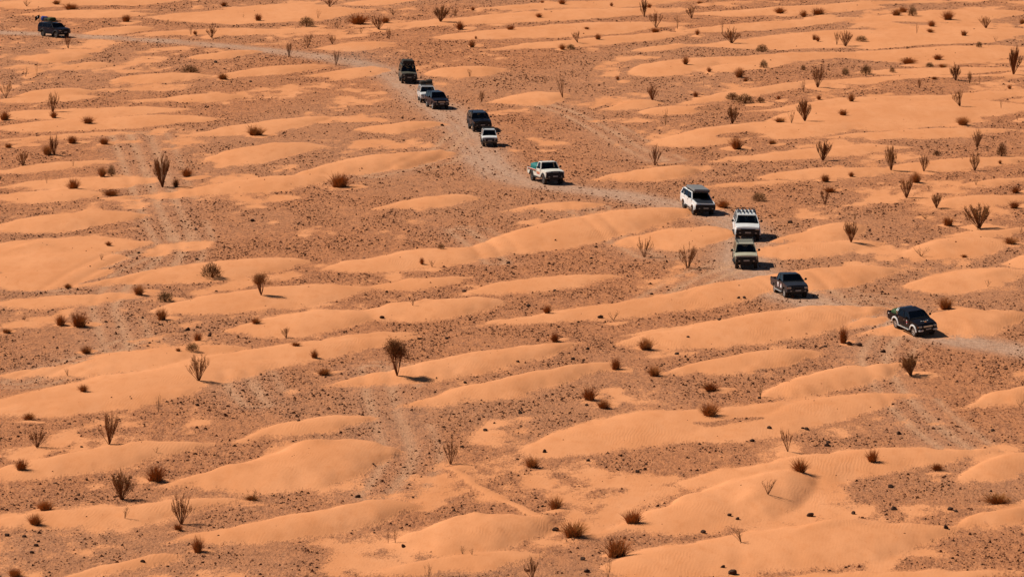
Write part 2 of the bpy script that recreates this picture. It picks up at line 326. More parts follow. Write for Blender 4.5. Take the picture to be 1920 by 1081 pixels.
for ci, (px, py, wpx) in enumerate(CRESTS):                # small slip faces and hollows on the drifts
    p_ = at(px, py); a_ = wpx / ppm(py) * .5
    w_ = window(p_.x - 3 * a_, p_.x + 3 * a_, p_.y - 9, p_.y + 9)
    u_ = (X[w_] - p_.x) / a_; v_ = Y[w_] - p_.y - (.5 * u_ - .9 * u_ * u_) * (1 if ci % 2 else .6) + .5 * (vnoise(X[w_] / 1.2, Y[w_] / 1.2, 33) - .5)
    Z[w_] += .24 * np.exp(-u_ * u_) / (1 + np.exp(-np.clip(v_ / .28, -30, 30))) * np.exp(-(np.maximum(v_, 0) / 2.8) ** 2) * np.clip((S[w_] - .4) * 3, 0, 1)
ny, nx = X.shape
def sample(F, x, y):
    x = np.atleast_1d(np.asarray(x, float)); y = np.atleast_1d(np.asarray(y, float))
    i = np.clip(np.searchsorted(gx, x) - 1, 0, nx - 2); j = np.clip(np.searchsorted(gy, y) - 1, 0, ny - 2)
    fx = np.clip((x - gx[i]) / (gx[i + 1] - gx[i]), 0, 1); fy = np.clip((y - gy[j]) / (gy[j + 1] - gy[j]), 0, 1)
    return (F[j, i] * (1 - fx) + F[j, i + 1] * fx) * (1 - fy) + (F[j + 1, i] * (1 - fx) + F[j + 1, i + 1] * fx) * fy
def zat(x, y): return float(sample(Z, x, y)[0])
def ground_at(px, py):
    z = 0.0
    for k in range(12):
        p = at(px, py, z); z = z * .5 + .5 * zat(p.x, p.y)
    p = at(px, py, z); return Vector((p.x, p.y, zat(p.x, p.y)))

def mesh_from(name, verts, faces_flat, loop_starts, loop_totals, mat, attrs=None, smooth=True):
    me = bpy.data.meshes.new(name)
    me.vertices.add(len(verts)); me.vertices.foreach_set('co', np.asarray(verts, np.float32).ravel())
    me.loops.add(len(faces_flat)); me.loops.foreach_set('vertex_index', np.asarray(faces_flat, np.int32))
    me.polygons.add(len(loop_starts)); me.polygons.foreach_set('loop_start', np.asarray(loop_starts, np.int32)); me.polygons.foreach_set('loop_total', np.asarray(loop_totals, np.int32))
    me.polygons.foreach_set('use_smooth', np.full(len(loop_starts), smooth))
    for k, v in (attrs or {}).items():
        a = me.attributes.new(k, 'FLOAT', 'POINT'); a.data.foreach_set('value', np.asarray(v, np.float32))
    me.update(calc_edges=True); me.validate()
    me.materials.append(mat)
    return me

# ------------------------------------------------------------------ ground material
def ground_material():
    m, n, l = new_mat('desert_floor')
    o = n.new('ShaderNodeOutputMaterial'); p = n.new('ShaderNodeBsdfPrincipled')
    p.inputs['Roughness'].default_value = .95; p.inputs['Specular IOR Level'].default_value = .1
    geo = n.new('ShaderNodeNewGeometry'); P = geo.outputs['Position']
    def noise(scale, detail=4, rough=.55, sx=1, sy=1):
        mp = n.new('ShaderNodeMapping'); mp.inputs['Scale'].default_value = (sx, sy, 1); l.new(P, mp.inputs['Vector'])
        t = n.new('ShaderNodeTexNoise'); t.inputs['Scale'].default_value = scale; t.inputs['Detail'].default_value = detail; t.inputs['Roughness'].default_value = rough
        l.new(mp.outputs[0], t.inputs['Vector']); return t.outputs['Fac']
    def math_(op, a, b, clamp=False):
        t = n.new('ShaderNodeMath'); t.operation = op; t.use_clamp = clamp
        for k, v in enumerate((a, b)):
            if isinstance(v, (int, float)): t.inputs[k].default_value = v
            else: l.new(v, t.inputs[k])
        return t.outputs[0]
    def ramp(f, stops, interp='LINEAR'):
        t = n.new('ShaderNodeValToRGB'); t.color_ramp.interpolation = interp
        while len(t.color_ramp.elements) < len(stops): t.color_ramp.elements.new(.5)
        for e, (pos, c) in zip(t.color_ramp.elements, stops): e.position = pos; e.color = c + (1,) if len(c) == 3 else c
        l.new(f, t.inputs[0]); return t.outputs[0]
    def mix(f, a, b, mode='MIX'):
        t = n.new('ShaderNodeMix'); t.data_type = 'RGBA'; t.blend_type = mode
        if isinstance(f, (int, float)): t.inputs[0].default_value = f
        else: l.new(f, t.inputs[0])
        for k, v in ((6, a), (7, b)):
            if isinstance(v, tuple): t.inputs[k].default_value = v + (1,)
            else: l.new(v, t.inputs[k])
        return t.outputs[2]
    def rng_(f, a, b, c=0., d=1.):
        t = n.new('ShaderNodeMapRange'); t.interpolation_type = 'SMOOTHSTEP'
        for k, v in enumerate((a, b, c, d)): t.inputs[k + 1].default_value = v
        l.new(f, t.inputs[0]); return t.outputs[0]
    def attr(nm):
        t = n.new('ShaderNodeAttribute'); t.attribute_name = nm; return t.outputs['Fac']
    sa = attr('sand'); tr = attr('track')
    e1 = noise(.9, 5, .6, 1, .45); e2 = noise(6, 3, .6, 1, .5)
    smask = math_('ADD', sa, math_('ADD', math_('MULTIPLY', math_('SUBTRACT', e1, .5), .75), math_('MULTIPLY', math_('SUBTRACT', e2, .5), .7)))
    smask = rng_(smask, .35, .68)
    # gravel
    vo = n.new('ShaderNodeTexVoronoi'); vo.inputs['Scale'].default_value = 7.5
    mp = n.new('ShaderNodeMapping'); mp.inputs['Scale'].default_value = (1, .34, 1); l.new(P, mp.inputs['Vector']); l.new(mp.outputs[0], vo.inputs['Vector'])
    sep = n.new('ShaderNodeSeparateColor'); l.new(vo.outputs['Color'], sep.inputs[0])
    stone = ramp(sep.outputs[0], [(0, (.13, .055, .030)), (.2, (.28, .118, .060)), (.42, (.44, .186, .088)), (.70, (.56, .238, .108)), (.9, (.65, .288, .135)), (1, (.70, .36, .19))])
    fine = ramp(noise(6.5, 4, .8, 1, .22), [(.36, (.085, .033, .015)), (.44, (.36, .148, .068)), (.55, (.55, .232, .105)), (.66, (.76, .335, .155))])
    gr = mix(.58, stone, fine)
    gr = mix(rng_(noise(.35, 5, .6, 1, .4), .3, .7), mix(.75, gr, (.86, .84, .82), 'MULTIPLY'), gr)
    gr = mix(math_('MULTIPLY', rng_(noise(.12, 4, .6, 1, .5), .42, .7), .35), gr, (.50, .205, .088))
    gr = mix(math_('MULTIPLY', rng_(noise(1.6, 6, .75, 1, .28), .44, .64), .72), gr, (.64, .265, .112))
    dull = rng_(noise(.028, 3, .5, 1, .5), .40, .62)
    gr = mix(1.0, gr, (.91, .85, .815), 'MULTIPLY')
    gr = mix(math_('MULTIPLY', dull, .5), gr, mix(.4, gr, (.43, .235, .135)))
    road = mix(rng_(noise(3.0, 6, .7, 1, .4), .3, .7), (.37, .218, .142), (.60, .362, .240))
    gr = mix(math_('MULTIPLY', tr, .85, True), gr, road)
    gr = mix(math_('MULTIPLY', attr('rut'), .76, True), gr, mix(rng_(noise(3.0, 5, .7, 1, .4), .35, .65), (.47, .245, .135), (.64, .345, .19)))
    # sand
    sd = mix(rng_(noise(.16, 5, .6, 1, .4), .3, .7), (.655, .260, .104), (.735, .308, .132))
    sd = mix(math_('MULTIPLY', rng_(noise(1.6, 6, .65, 1, .35), 0.45, .8), .5), sd, (.585, .208, .072))
    sd = mix(math_('MULTIPLY', rng_(noise(24, 2, .5), .45, .75), .18), sd, (.50, .24, .11))
    sd = mix(math_('MULTIPLY', rng_(noise(.55, 6, .7, 1, .22), .48, .72), .30), sd, (.76, .345, .165))
    sd = mix(math_('MULTIPLY', rng_(noise(3.2, 5, .75, 1, .22), .56, .74), .34), sd, (.50, .175, .062))
    c = mix(smask, gr, sd)
    l.new(c, p.inputs['Base Color'])
    # relief: pebbles on gravel, wind ripples on sand
    wv = n.new('ShaderNodeTexWave'); wv.wave_type = 'BANDS'; wv.bands_direction = 'X'; wv.inputs['Scale'].default_value = 1.5
    wv.inputs['Distortion'].default_value = 9; wv.inputs['Detail'].default_value = 2; wv.inputs['Detail Scale'].default_value = .8
    mp2 = n.new('ShaderNodeMapping'); mp2.inputs['Scale'].default_value = (1, .35, 1); mp2.inputs['Rotation'].default_value = (0, 0, .35); l.new(P, mp2.inputs['Vector']); l.new(mp2.outputs[0], wv.inputs['Vector'])
    rp = math_('MULTIPLY', wv.outputs['Fac'], math_('MULTIPLY', rng_(noise(.18, 3, .5), 0.48, .78, .12, 1), .0095))
    rp = math_('ADD', rp, math_('MULTIPLY', noise(2.2, 4, .6), .02))
    pb = math_('ADD', math_('MULTIPLY', math_('SUBTRACT', 1., vo.outputs['Distance']), .030), math_('MULTIPLY', noise(14, 5, .75), .055))
    hm = n.new('ShaderNodeMix'); hm.data_type = 'FLOAT'; l.new(smask, hm.inputs[0]); l.new(pb, hm.inputs[2]); l.new(rp, hm.inputs[3])
    bp = n.new('ShaderNodeBump'); bp.inputs['Strength'].default_value = .9; bp.inputs['Distance'].default_value = 1.0
    l.new(hm.outputs[0], bp.inputs['Height']); l.new(bp.outputs[0], p.inputs['Normal'])
    l.new(p.outputs[0], o.inputs['Surface'])
    return m
idx = np.arange(nx * ny).reshape(ny, nx)
quads = np.stack([idx[:-1, :-1], idx[:-1, 1:], idx[1:, 1:], idx[1:, :-1]], -1).reshape(-1)
nq = (nx - 1) * (ny - 1)
me = mesh_from('desert_ground', np.stack([X, Y, Z], -1).reshape(-1, 3), quads, np.arange(nq) * 4, np.full(nq, 4), ground_material(), {'sand': S.ravel(), 'track': np.clip(TR, 0, 1).ravel(), 'rut': np.clip(OLD, 0, 1).ravel()})
ground = bpy.data.objects.new('desert_ground', me); col.objects.link(ground)
ground['kind'] = 'structure'
ground['label'] = 'orange desert plain of gravel with low drifts of sand'

# ------------------------------------------------------------------ loose gravel: nobody could count it
def gravel_material():
    m, n, l = new_mat('loose_stone')
    o = n.new('ShaderNodeOutputMaterial'); p = n.new('ShaderNodeBsdfPrincipled'); p.inputs['Roughness'].default_value = .9; p.inputs['Specular IOR Level'].default_value = .15
    a = n.new('ShaderNodeAttribute'); a.attribute_name = 'tone'
    r = n.new('ShaderNodeValToRGB')
    st = [(0, (.085, .030, .012)), (.3, (.17, .064, .027)), (.65, (.34, .135, .060)), (.9, (.54, .23, .105)), (1, (.68, .34, .18))]
    while len(r.color_ramp.elements) < len(st): r.color_ramp.elements.new(.5)
    for e, (pos, c) in zip(r.color_ramp.elements, st): e.position = pos; e.color = c + (1,)
    l.new(a.outputs['Fac'], r.inputs[0]); l.new(r.outputs[0], p.inputs['Base Color']); l.new(p.outputs[0], o.inputs['Surface'])
    return m
M_STONE = gravel_material()
def scatter_stones():
    N = 1900000
    # uniform over the plain in view, thinned out with distance where single stones cannot be seen
    y = 262 + 408 * rng.random(N); half = 6 + y * .108
    x = (rng.random(N) * 2 - 1) * half * 1.12
    keep = rng.random(N) < half / 77 * np.clip((350 / y) ** 2.4, .2, 1)
    sv = sample(S, x, y); tv = sample(np.maximum(TR, OLD), x, y)
    dens = np.clip(1.15 - sv * 2.0, 0.005, 1) * (1 - .8 * np.clip(tv, 0, 1)) * np.clip(3.4 * (fbm(x / 3.4, y / 7, 91, 4) - .30), .08, 1)
    keep &= rng.random(N) < dens
    x = x[keep]; y = y[keep]; n = len(x)
    r = np.clip(.0265 * np.exp(rng.normal(0, .60, n)) * (1 + (y - 262) / 700), .014, .12)
    z = sample(Z, x, y)
    ang = np.linspace(0, 2 * np.pi, 5, endpoint=False)
    a = ang[None, :] + rng.normal(0, .25, (n, 5)) + rng.random((n, 1)) * 6.28
    rr = r[:, None] * (1 + rng.normal(0, .2, (n, 5)))
    asp = 1 + .6 * rng.random((n, 1))
    bx = x[:, None] + np.cos(a) * rr * asp; by = y[:, None] + np.sin(a) * rr
    bz = z[:, None] - .25 * r[:, None] + 0 * a
    hgt = r * (.55 + .75 * rng.random(n))
    t1 = np.stack([x + r * asp[:, 0] * rng.normal(.25, .15, n), y + r * rng.normal(0, .2, n), z + hgt], -1)
    t2 = np.stack([x - r * asp[:, 0] * rng.normal(.3, .15, n), y + r * rng.normal(0, .2, n), z + hgt * (.7 + .3 * rng.random(n))], -1)
    V = np.concatenate([np.stack([bx, by, bz], -1), t1[:, None, :], t2[:, None, :]], 1).reshape(-1, 3)
    F = np.array([[0, 1, 5], [1, 2, 5], [2, 6, 5], [2, 3, 6], [3, 4, 6], [4, 0, 6], [0, 5, 6]])
    FF = (F[None] + (np.arange(n) * 7)[:, None, None]).reshape(-1)
    tone = np.repeat(np.clip(rng.beta(1.5, 2.2, n) - .20 * (r > .06), 0, 1), 7)
    nt = n * 7
    me = mesh_from('loose_gravel', V, FF, np.arange(nt) * 3, np.full(nt, 3), M_STONE, {'tone': tone}, smooth=False)
    g = bpy.data.objects.new('loose_gravel', me); col.objects.link(g)
    g['kind'] = 'stuff'; g['label'] = 'dark brown stones strewn over the gravel plain'; g['category'] = 'gravel'

scatter_stones()
# ------------------------------------------------------------------ mesh helpers for built things
def link(name, me, parent=None):
    o = bpy.data.objects.new(name, me); col.objects.link(o)
    if parent is not None: o.parent = parent
    return o
def obj(name, bm, mat, parent=None, smooth=False):
    me = bpy.data.meshes.new(name)
    bmesh.ops.recalc_face_normals(bm, faces=bm.faces[:])
    bm.to_mesh(me); bm.free(); me.materials.append(mat)
    if smooth:
        me.polygons.foreach_set('use_smooth', [True] * len(me.polygons))
    return link(name, me, parent)
def tag(o, label, cat, group=None):
    o['label'] = label; o['category'] = cat
    if group: o['group'] = group
    return o
def empty(name, loc=(0, 0, 0), rz=0):
    o = bpy.data.objects.new(name, None); o.empty_display_size = .3; col.objects.link(o); o.location = loc; o.rotation_euler = (0, 0, rz); return o
def add_box(bm, c, s, bev=0.0, taper=1.0):
    r = bmesh.ops.create_cube(bm, size=1.0); v = r['verts']
    for p in v:
        k = taper if p.co.z > 0 else 1.0
        p.co = Vector((c[0] + p.co.x * s[0] * k, c[1] + p.co.y * s[1] * k, c[2] + p.co.z * s[2]))
    if bev > 0:
        ed = list({e for p in v for e in p.link_edges})
        bmesh.ops.bevel(bm, geom=ed, offset=bev, segments=2, affect='EDGES', clamp_overlap=True)
    return bm
def B(c, s, bev=0.0, taper=1.0): return add_box(bmesh.new(), c, s, bev, taper)
def add_tube(bm, pts, r, n=6, r1=None):
    pts = [Vector(p) for p in pts]; rings = []
    for i, p in enumerate(pts):
        d = (pts[min(i + 1, len(pts) - 1)] - pts[max(i - 1, 0)]).normalized()
        u = d.cross(Vector((0, 0, 1)) if abs(d.z) < .9 else Vector((1, 0, 0))).normalized(); w = d.cross(u)
        rr = r if r1 is None else r + (r1 - r) * i / (len(pts) - 1)
        rings.append([bm.verts.new(p + (u * math.cos(2 * math.pi * k / n) + w * math.sin(2 * math.pi * k / n)) * rr) for k in range(n)])
    for a, b in zip(rings[:-1], rings[1:]):
        for k in range(n): bm.faces.new((a[k], a[(k + 1) % n], b[(k + 1) % n], b[k]))
    bm.faces.new(rings[0][::-1]); bm.faces.new(rings[-1])
    return bm
def tube(pts, r, n=6): return add_tube(bmesh.new(), pts, r, n)
def add_prism(bm, poly, y0, y1, bev=0.0):
    """polygon in the x-z plane pushed through from y0 to y1"""
    a = [bm.verts.new((x, y0, z)) for x, z in poly]; b = [bm.verts.new((x, y1, z)) for x, z in poly]; n = len(poly)
    fa = bm.faces.new(a); fb = bm.faces.new(b[::-1])
    for k in range(n): bm.faces.new((a[k], b[k], b[(k + 1) % n], a[(k + 1) % n]))
    if bev > 0:
        bmesh.ops.recalc_face_normals(bm, faces=bm.faces[:])
        bmesh.ops.bevel(bm, geom=list(fa.edges) + list(fb.edges), offset=bev, segments=2, affect='EDGES', clamp_overlap=True)
    return bm
def add_lathe_y(bm, prof, cx, cz, n=24):
    """profile (radius, y) turned about an axle along y"""
    rings = []
    for r, y in prof: rings.append([bm.verts.new((cx + r * math.cos(2 * math.pi * k / n), y, cz + r * math.sin(2 * math.pi * k / n))) for k in range(n)])
    for a, b in zip(rings[:-1], rings[1:]):
        for k in range(n): bm.faces.new((a[k], a[(k + 1) % n], b[(k + 1) % n], b[k]))
    return bm
def add_slab(bm, quad, th):
    """thin solid plate from four corners, thickness th both sides"""
    q = [Vector(p) for p in quad]; nrm = (q[1] - q[0]).cross(q[3] - q[0]).normalized() * th
    a = [bm.verts.new(p + nrm) for p in q]; b = [bm.verts.new(p - nrm) for p in q]
    bm.faces.new(a); bm.faces.new(b[::-1])
    for k in range(4): bm.faces.new((a[k], b[k], b[(k + 1) % 4], a[(k + 1) % 4]))
    return bm

# ------------------------------------------------------------------ vehicle materials
PAINT = {
 'black': principled('black_paint', (.006, .006, .010), .3, 0, .35, .05, dust=.005), 'graphite': principled('graphite_paint', (.022, .025, .034), .4, .0, .3, .08, dust=.006),
 'navy': principled('navy_paint', (.006, .009, .020), .34, 0, .35, .06, dust=.005), 'white': principled('white_paint', (.78, .78, .76), .32, 0, .4, .5, dust=.08),
 'cream': principled('cream_paint', (.74, .71, .62), .38, 0, .3, .5, dust=.12), 'beige': principled('beige_paint', (.46, .43, .31), .42, 0, .3, .5, dust=.14),
 'silver': principled('silver_paint', (.68, .68, .67), .32, .0, .4, .5, dust=.12), 'green': principled('dark_green_paint', (.055, .065, .05), .4, 0, .3, .5, dust=.22),
}
M_TYRE = principled('tyre_rubber', (.014, .013, .013), .85, spec=.2, dust=.10)
M_PLASTIC = principled('black_plastic', (.016, .016, .018), .6, spec=.3, dust=.02)
M_RIM = principled('alloy_rim', (.55, .54, .52), .35, .7, dust=.1)
M_STEEL = principled('steel_rim', (.10, .10, .10), .5, .4, dust=.2)
M_CHROME = principled('chrome_trim', (.62, .62, .62), .18, .9, vary=.03)
M_LAMP = principled('lamp_glass', (.26, .27, .28), .12, .1, .6, vary=.2, scale=14)
M_TAIL = principled('tail_lamp_red', (.30, .012, .010), .2, 0, .4)
M_AMBER = principled('amber_lamp', (.25, .07, .012), .25, 0, .3)
M_SEAT = principled('seat_cloth', (.05, .048, .045), .9, spec=.2)
M_PLATE = principled('number_plate', (.26, .26, .25), .5, vary=.25, scale=30)
M_TENT = principled('grey_tent_cover', (.17, .18, .19), .75, spec=.25, dust=.12)
M_CANVAS = principled('dark_canvas', (.028, .030, .028), .9, spec=.15, dust=.1)
M_BLUE = principled('blue_canvas', (.02, .04, .19), .75, spec=.2)
M_OLIVE = principled('olive_canvas', (.06, .075, .028), .9, spec=.15)
M_TEAL = principled('teal_tarpaulin', (.003, .15, .14), .55, spec=.35, vary=.3, scale=5)
M_GREEN = principled('green_tarpaulin', (.035, .075, .022), .7, spec=.3, vary=.3, scale=5)
M_RED = principled('red_stripe', (.48, .06, .03), .45)
M_ORANGE = principled('orange_stripe', (.62, .20, .05), .45)
M_STICKER = principled('white_sticker', (.75, .73, .72), .5)
M_STICKRED = principled('red_sticker', (.5, .04, .06), .5)
M_FLAG = principled('black_flag_cloth', (.012, .012, .014), .9, spec=.1)
def glass_material():
    m, n, l = new_mat('tinted_glass')
    o = n.new('ShaderNodeOutputMaterial'); t = n.new('ShaderNodeBsdfTransparent'); t.inputs[0].default_value = (.42, .45, .44, 1)
    g = n.new('ShaderNodeBsdfGlossy'); g.inputs['Roughness'].default_value = .04; g.inputs['Color'].default_value = (.9, .9, .9, 1)
    f = n.new('ShaderNodeFresnel'); f.inputs['IOR'].default_value = 1.45
    mx = n.new('ShaderNodeMixShader'); l.new(f.outputs[0], mx.inputs[0]); l.new(t.outputs[0], mx.inputs[1]); l.new(g.outputs[0], mx.inputs[2]); l.new(mx.outputs[0], o.inputs['Surface'])
    return m
M_GLASS = glass_material()

VEH = {}     # built vehicles: name -> (root, spec, pixel position)
def vehicle(key, name, label, cat, px, py, yaw, **S):
    """a car standing on the ground at a spot of the photograph; yaw = degrees its nose is turned to the right of straight at the viewer"""
    d = dict(L=4.8, W=1.86, H=1.85, wb=2.8, fo=.85, R=.40, tw=.26, zs=.48, zb=1.22, zh=1.12, hl=1.35, rake=.55, tum=.14, kind='suv', cab=None, rear_rake=.12,
             paint='white', hood=None, rim='alloy', splits=(0, .36, .70, 1), flare=None, bumper='plastic', grille='plastic', lamps='wide', step=True, bull=False,
             rack=None, tent=None, antenna=(), snorkel=False, spare=False, stickers=False, rollbar=False, plate=True, roof=None, round_lamps=False, boxy=False, gw=.46, bh=.25, k=1.0)
    d.update(S); S = d
    L, W, H, wb, R = S['L'], S['W'], S['H'], S['wb'], S['R']; zs, zb, zh = S['zs'], S['zb'], S['zh']
    hw = W / 2; xf = wb / 2 + S['fo']; xr = xf - L; xc = xf - S['hl']; Ra = R + .09
    paint = PAINT[S['paint']]; trim = M_PLASTIC if S['bumper'] == 'plastic' else (M_CHROME if S['bumper'] == 'chrome' else paint)
    # where it stands and how the ground tips it
    K = S['k']; c = ground_at(px, py); psi = math.radians(yaw) - math.atan2(px - 960, FOC)
    f = Vector((math.sin(psi), -math.cos(psi), 0)); s = Vector((math.cos(psi), math.sin(psi), 0))
    zz = {}
    for a in (1, -1):
        for b in (1, -1):
            q = c + f * (a * wb * K / 2) + s * (b * hw * K * .85); zz[a, b] = zat(q.x, q.y)
    zf = (zz[1, 1] + zz[1, -1]) / 2; zr = (zz[-1, 1] + zz[-1, -1]) / 2; zl = (zz[1, 1] + zz[-1, 1]) / 2; zri = (zz[1, -1] + zz[-1, -1]) / 2
    fx = (f * wb * K + Vector((0, 0, zf - zr))).normalized(); sy = (s * W * K * .85 + Vector((0, 0, zl - zri)))
    up = fx.cross(sy).normalized(); sy = up.cross(fx).normalized()
    root = empty(name); base = Vector((c.x, c.y, sum(zz.values()) / 4 - .015))
    root.matrix_world = Matrix.Translation(base) @ Matrix((fx, sy, up)).transposed().to_4x4() @ Matrix.Scale(K, 4)
    tag(root, label, cat, 'off-road vehicles driving in convoy')
    pickup = S['kind'] != 'suv'
    xb = xr + .06 if not pickup else xc - S['cab']              # where the cabin ends
    zbed = zs + .34
    # lower body with wheel arches
    def arch(cx):
        h = math.sqrt(max(Ra * Ra - (zs - R) ** 2, .01)); a0 = math.atan2(zs - R, -h); a1 = math.atan2(zs - R, h)
        if a0 < 0: a0 += 2 * math.pi
        return [(cx + Ra * math.cos(a0 + (a1 - a0) * k / 9), R + Ra * math.sin(a0 + (a1 - a0) * k / 9)) for k in range(10)]
    nose = .10 if not S['boxy'] else .03
    poly = [(xf - .10, zs + .06), (xf - .02, zs + .18), (xf, zh - .22), (xf - nose, zh), ((xf + xc) / 2, zh + (zb - zh) * .62), (xc, zb)]
    if pickup: poly += [(xb, zb), (xb - .02, zb - .02), (xb - .02, zbed), (xr + .03, zbed), (xr + .03, zs + .15)]
    else: poly += [(xr + .05, zb), (xr, zb - .12), (xr, zs + .2)]
    poly += [(xr + .14, zs + .04)] + arch(-wb / 2) + arch(wb / 2)
    bm = add_prism(bmesh.new(), poly, -hw, hw, .045)
    for v in bm.verts:
        k = max(0., v.co.x - wb / 2 - .1) / S['fo']; v.co.y *= 1 - (.10 if not S['boxy'] else .03) * k * k
        if v.co.x < -wb / 2 - .2: v.co.y *= .985
    bmesh.ops.triangulate(bm, faces=[x for x in bm.faces if len(x.verts) > 4])
    body = obj('body', bm, paint, root)
    ch = B((0, 0, zs - .02), (L * .86, W * .52, .26), .04)
    for e in (1, -1): add_tube(ch, [(e * wb / 2, -hw + .12, R), (e * wb / 2, hw - .12, R)], .06, 8)
    obj('chassis', ch, M_PLASTIC, root)
    # bonnet panel
    hm = PAINT.get(S['hood'], M_PLASTIC) if S['hood'] else paint
    sl = (zb - zh) * .62 / ((xf + xc) / 2 - xf + nose)
    x0, x1 = xf - nose - .06, xc + .10
    def hz(x):
        xm = (xf + xc) / 2
        return zh + (zb - zh) * .62 * (xf - nose - x) / (xf - nose - xm) if x > xm else zh + (zb - zh) * (.62 + .38 * (xm - x) / (xm - xc))
    bm = bmesh.new(); rows = []
    for x in (x0, (xf + xc) / 2, x1):
        w_ = hw * (.80 if x > xf - .3 else .86)
        rows.append([bm.verts.new((x, y * w_, hz(x) + .012 + .03 * (1 - y * y))) for y in (-1, -.55, 0, .55, 1)])
    for a, b in zip(rows[:-1], rows[1:]):
        for k in range(4): bm.faces.new((a[k], a[k + 1], b[k + 1], b[k]))
    ext = bmesh.ops.extrude_face_region(bm, geom=bm.faces[:]); 
    for v in [g for g in ext['geom'] if isinstance(g, bmesh.types.BMVert)]: v.co.z -= .03
    bonnet = obj('bonnet', bm, hm, root, False)
    if S.get('scoop'): obj('scoop', B((xc + .55, 0, hz(xc + .55) + .05), (.35, .5, .07), .025, .85), paint, bonnet)
    # cabin corners
    ib = hw - .035; it = ib - S['tum']; zt = H - .05
    xtf = xc - S['rake']; xtr = xb + S['rear_rake']
    def P(side, t, k):      # side +-1, t 0 front..1 rear, k 0 belt..1 roof
        xa = xc + (xb - xc) * t; xd = xtf + (xtr - xtf) * t
        return Vector((xa + (xd - xa) * k, side * (ib + (it - ib) * k), zb - .01 + (zt - zb + .01) * k))
    roofm = PAINT[S['roof']] if S['roof'] else paint
    bm = bmesh.new()
    Lr = xtf - xtr + .06; cxr = (xtf + xtr) / 2
    add_box(bm, (cxr, 0, H - .045), (Lr, it * 2 + .05, .085), .035, .95)
    roof = obj('roof', bm, roofm, root)
    for sgn in (1, -1):
        for t in S['splits']:
            a, b = P(sgn, t, 0), P(sgn, t, 1)
            wd = .05 if 0 < t < 1 else .065
            bm = bmesh.new(); dx = Vector((wd, 0, 0)); dy = Vector((0, .028, 0))
            v = [bm.verts.new(p) for p in (a - dx - dy, a + dx - dy, a + dx + dy, a - dx + dy, b - dx - dy, b + dx - dy, b + dx + dy, b - dx + dy)]
            for q in ((0, 1, 2, 3), (4, 5, 6, 7), (0, 1, 5, 4), (1, 2, 6, 5), (2, 3, 7, 6), (3, 0, 4, 7)): bm.faces.new([v[i] for i in q])
            obj('pillar', bm, M_PLASTIC if (0 < t < 1 and S.get('dark_pillars')) else paint, root)
        for ta, tb in zip(S['splits'][:-1], S['splits'][1:]):
            if (tb - ta) < .02: continue
            e = .035 / abs(xb - xc) * 1.6
            q = [P(sgn, ta + e, .05), P(sgn, tb - e, .05), P(sgn, tb - e, .96), P(sgn, ta + e, .96)]
            obj('side_window', add_slab(bmesh.new(), q, .006), M_GLASS, root)
    def cross(t, k0, k1, ins):
        a, b = P(-1, t, k0), P(1, t, k0); c_, d_ = P(1, t, k1), P(-1, t, k1)
        for v, sg in ((a, 1), (d_, 1), (b, -1), (c_, -1)): v.y += sg * ins
        return [a, b, c_, d_]
    ws = obj('windscreen', add_slab(bmesh.new(), cross(0, .03, .97, .05), .006), M_GLASS, root)
    obj('rear_window', add_slab(bmesh.new(), cross(1, .08, .92, .08), .006), M_GLASS, root)
    if not pickup or True:
        q = cross(1, -.02, .1, .0); obj('tail_panel', add_slab(bmesh.new(), q, .02), paint, root)
    # inside
    obj('dashboard', B((xc - .22, 0, zb + .02), (.42, ib * 1.9, .09), .03), M_PLASTIC, root)
    rows_ = [xc - .95] + ([xc - 1.75] if abs(xb - xc) > 1.7 else [])
    for xs in rows_:
        for sgn in (1, -1):
            bm = B((xs, sgn * .38, zb + .12), (.16, .48, .42), .06, .9); add_box(bm, (xs - .02, sgn * .38, zb + .40), (.10, .26, .18), .04)
            obj('seat', bm, M_SEAT, root)
    # doors
    dx = [xc - .02]
    tot = xb - xc
    for t in S['splits'][1:(-1 if not pickup else None)]:
        dx.append(xc + tot * t)
    for sgn in (1, -1):
        for a, b in zip(dx[:-1], dx[1:]):
            if abs(a - b) < .5: continue
            b_ = max(b, -wb / 2 + Ra * (.55 if b < -wb / 2 + Ra else 0)) if b < -wb / 2 + Ra else b
            lo = zs + .08
            pts = [(a - .02, lo), (a - .02, zb - .03), (b + .02, zb - .03), (b + .02, lo if b > -wb / 2 + Ra else R + Ra + .04)]
            if b <= -wb / 2 + Ra: pts.append((-wb / 2 + Ra + .03, lo))
            if a - .02 > wb / 2 - Ra - .03: pts[0] = (wb / 2 - Ra - .03, lo); pts.insert(1, (wb / 2 - Ra - .03, R + .1)); 
            bm = add_prism(bmesh.new(), pts, sgn * (hw - .01), sgn * (hw + .012))
            door = obj('door', bm, paint, root)
            obj('handle', B((b + .16, sgn * (hw + .028), zb - .16), (.16, .03, .035), .01), M_PLASTIC if S['paint'] in ('white', 'cream', 'beige', 'silver') else M_CHROME, door)
    # nose
    gm = {'plastic': M_PLASTIC, 'chrome': M_CHROME, 'body': paint}[S['grille']]
    gz0, gz1 = zs + .34, zh - .09
    g = obj('grille', B((xf - .01, 0, (gz0 + gz1) / 2), (.07, W * S['gw'], gz1 - gz0), .015), M_PLASTIC, root)  # real grille; the wider ones also paint shade over the nose in black
    for k in range(3): obj('slat', B((xf + .03, 0, gz0 + (gz1 - gz0) * (k + .6) / 3.2), (.03, W * .44, .025), 0), gm, g)
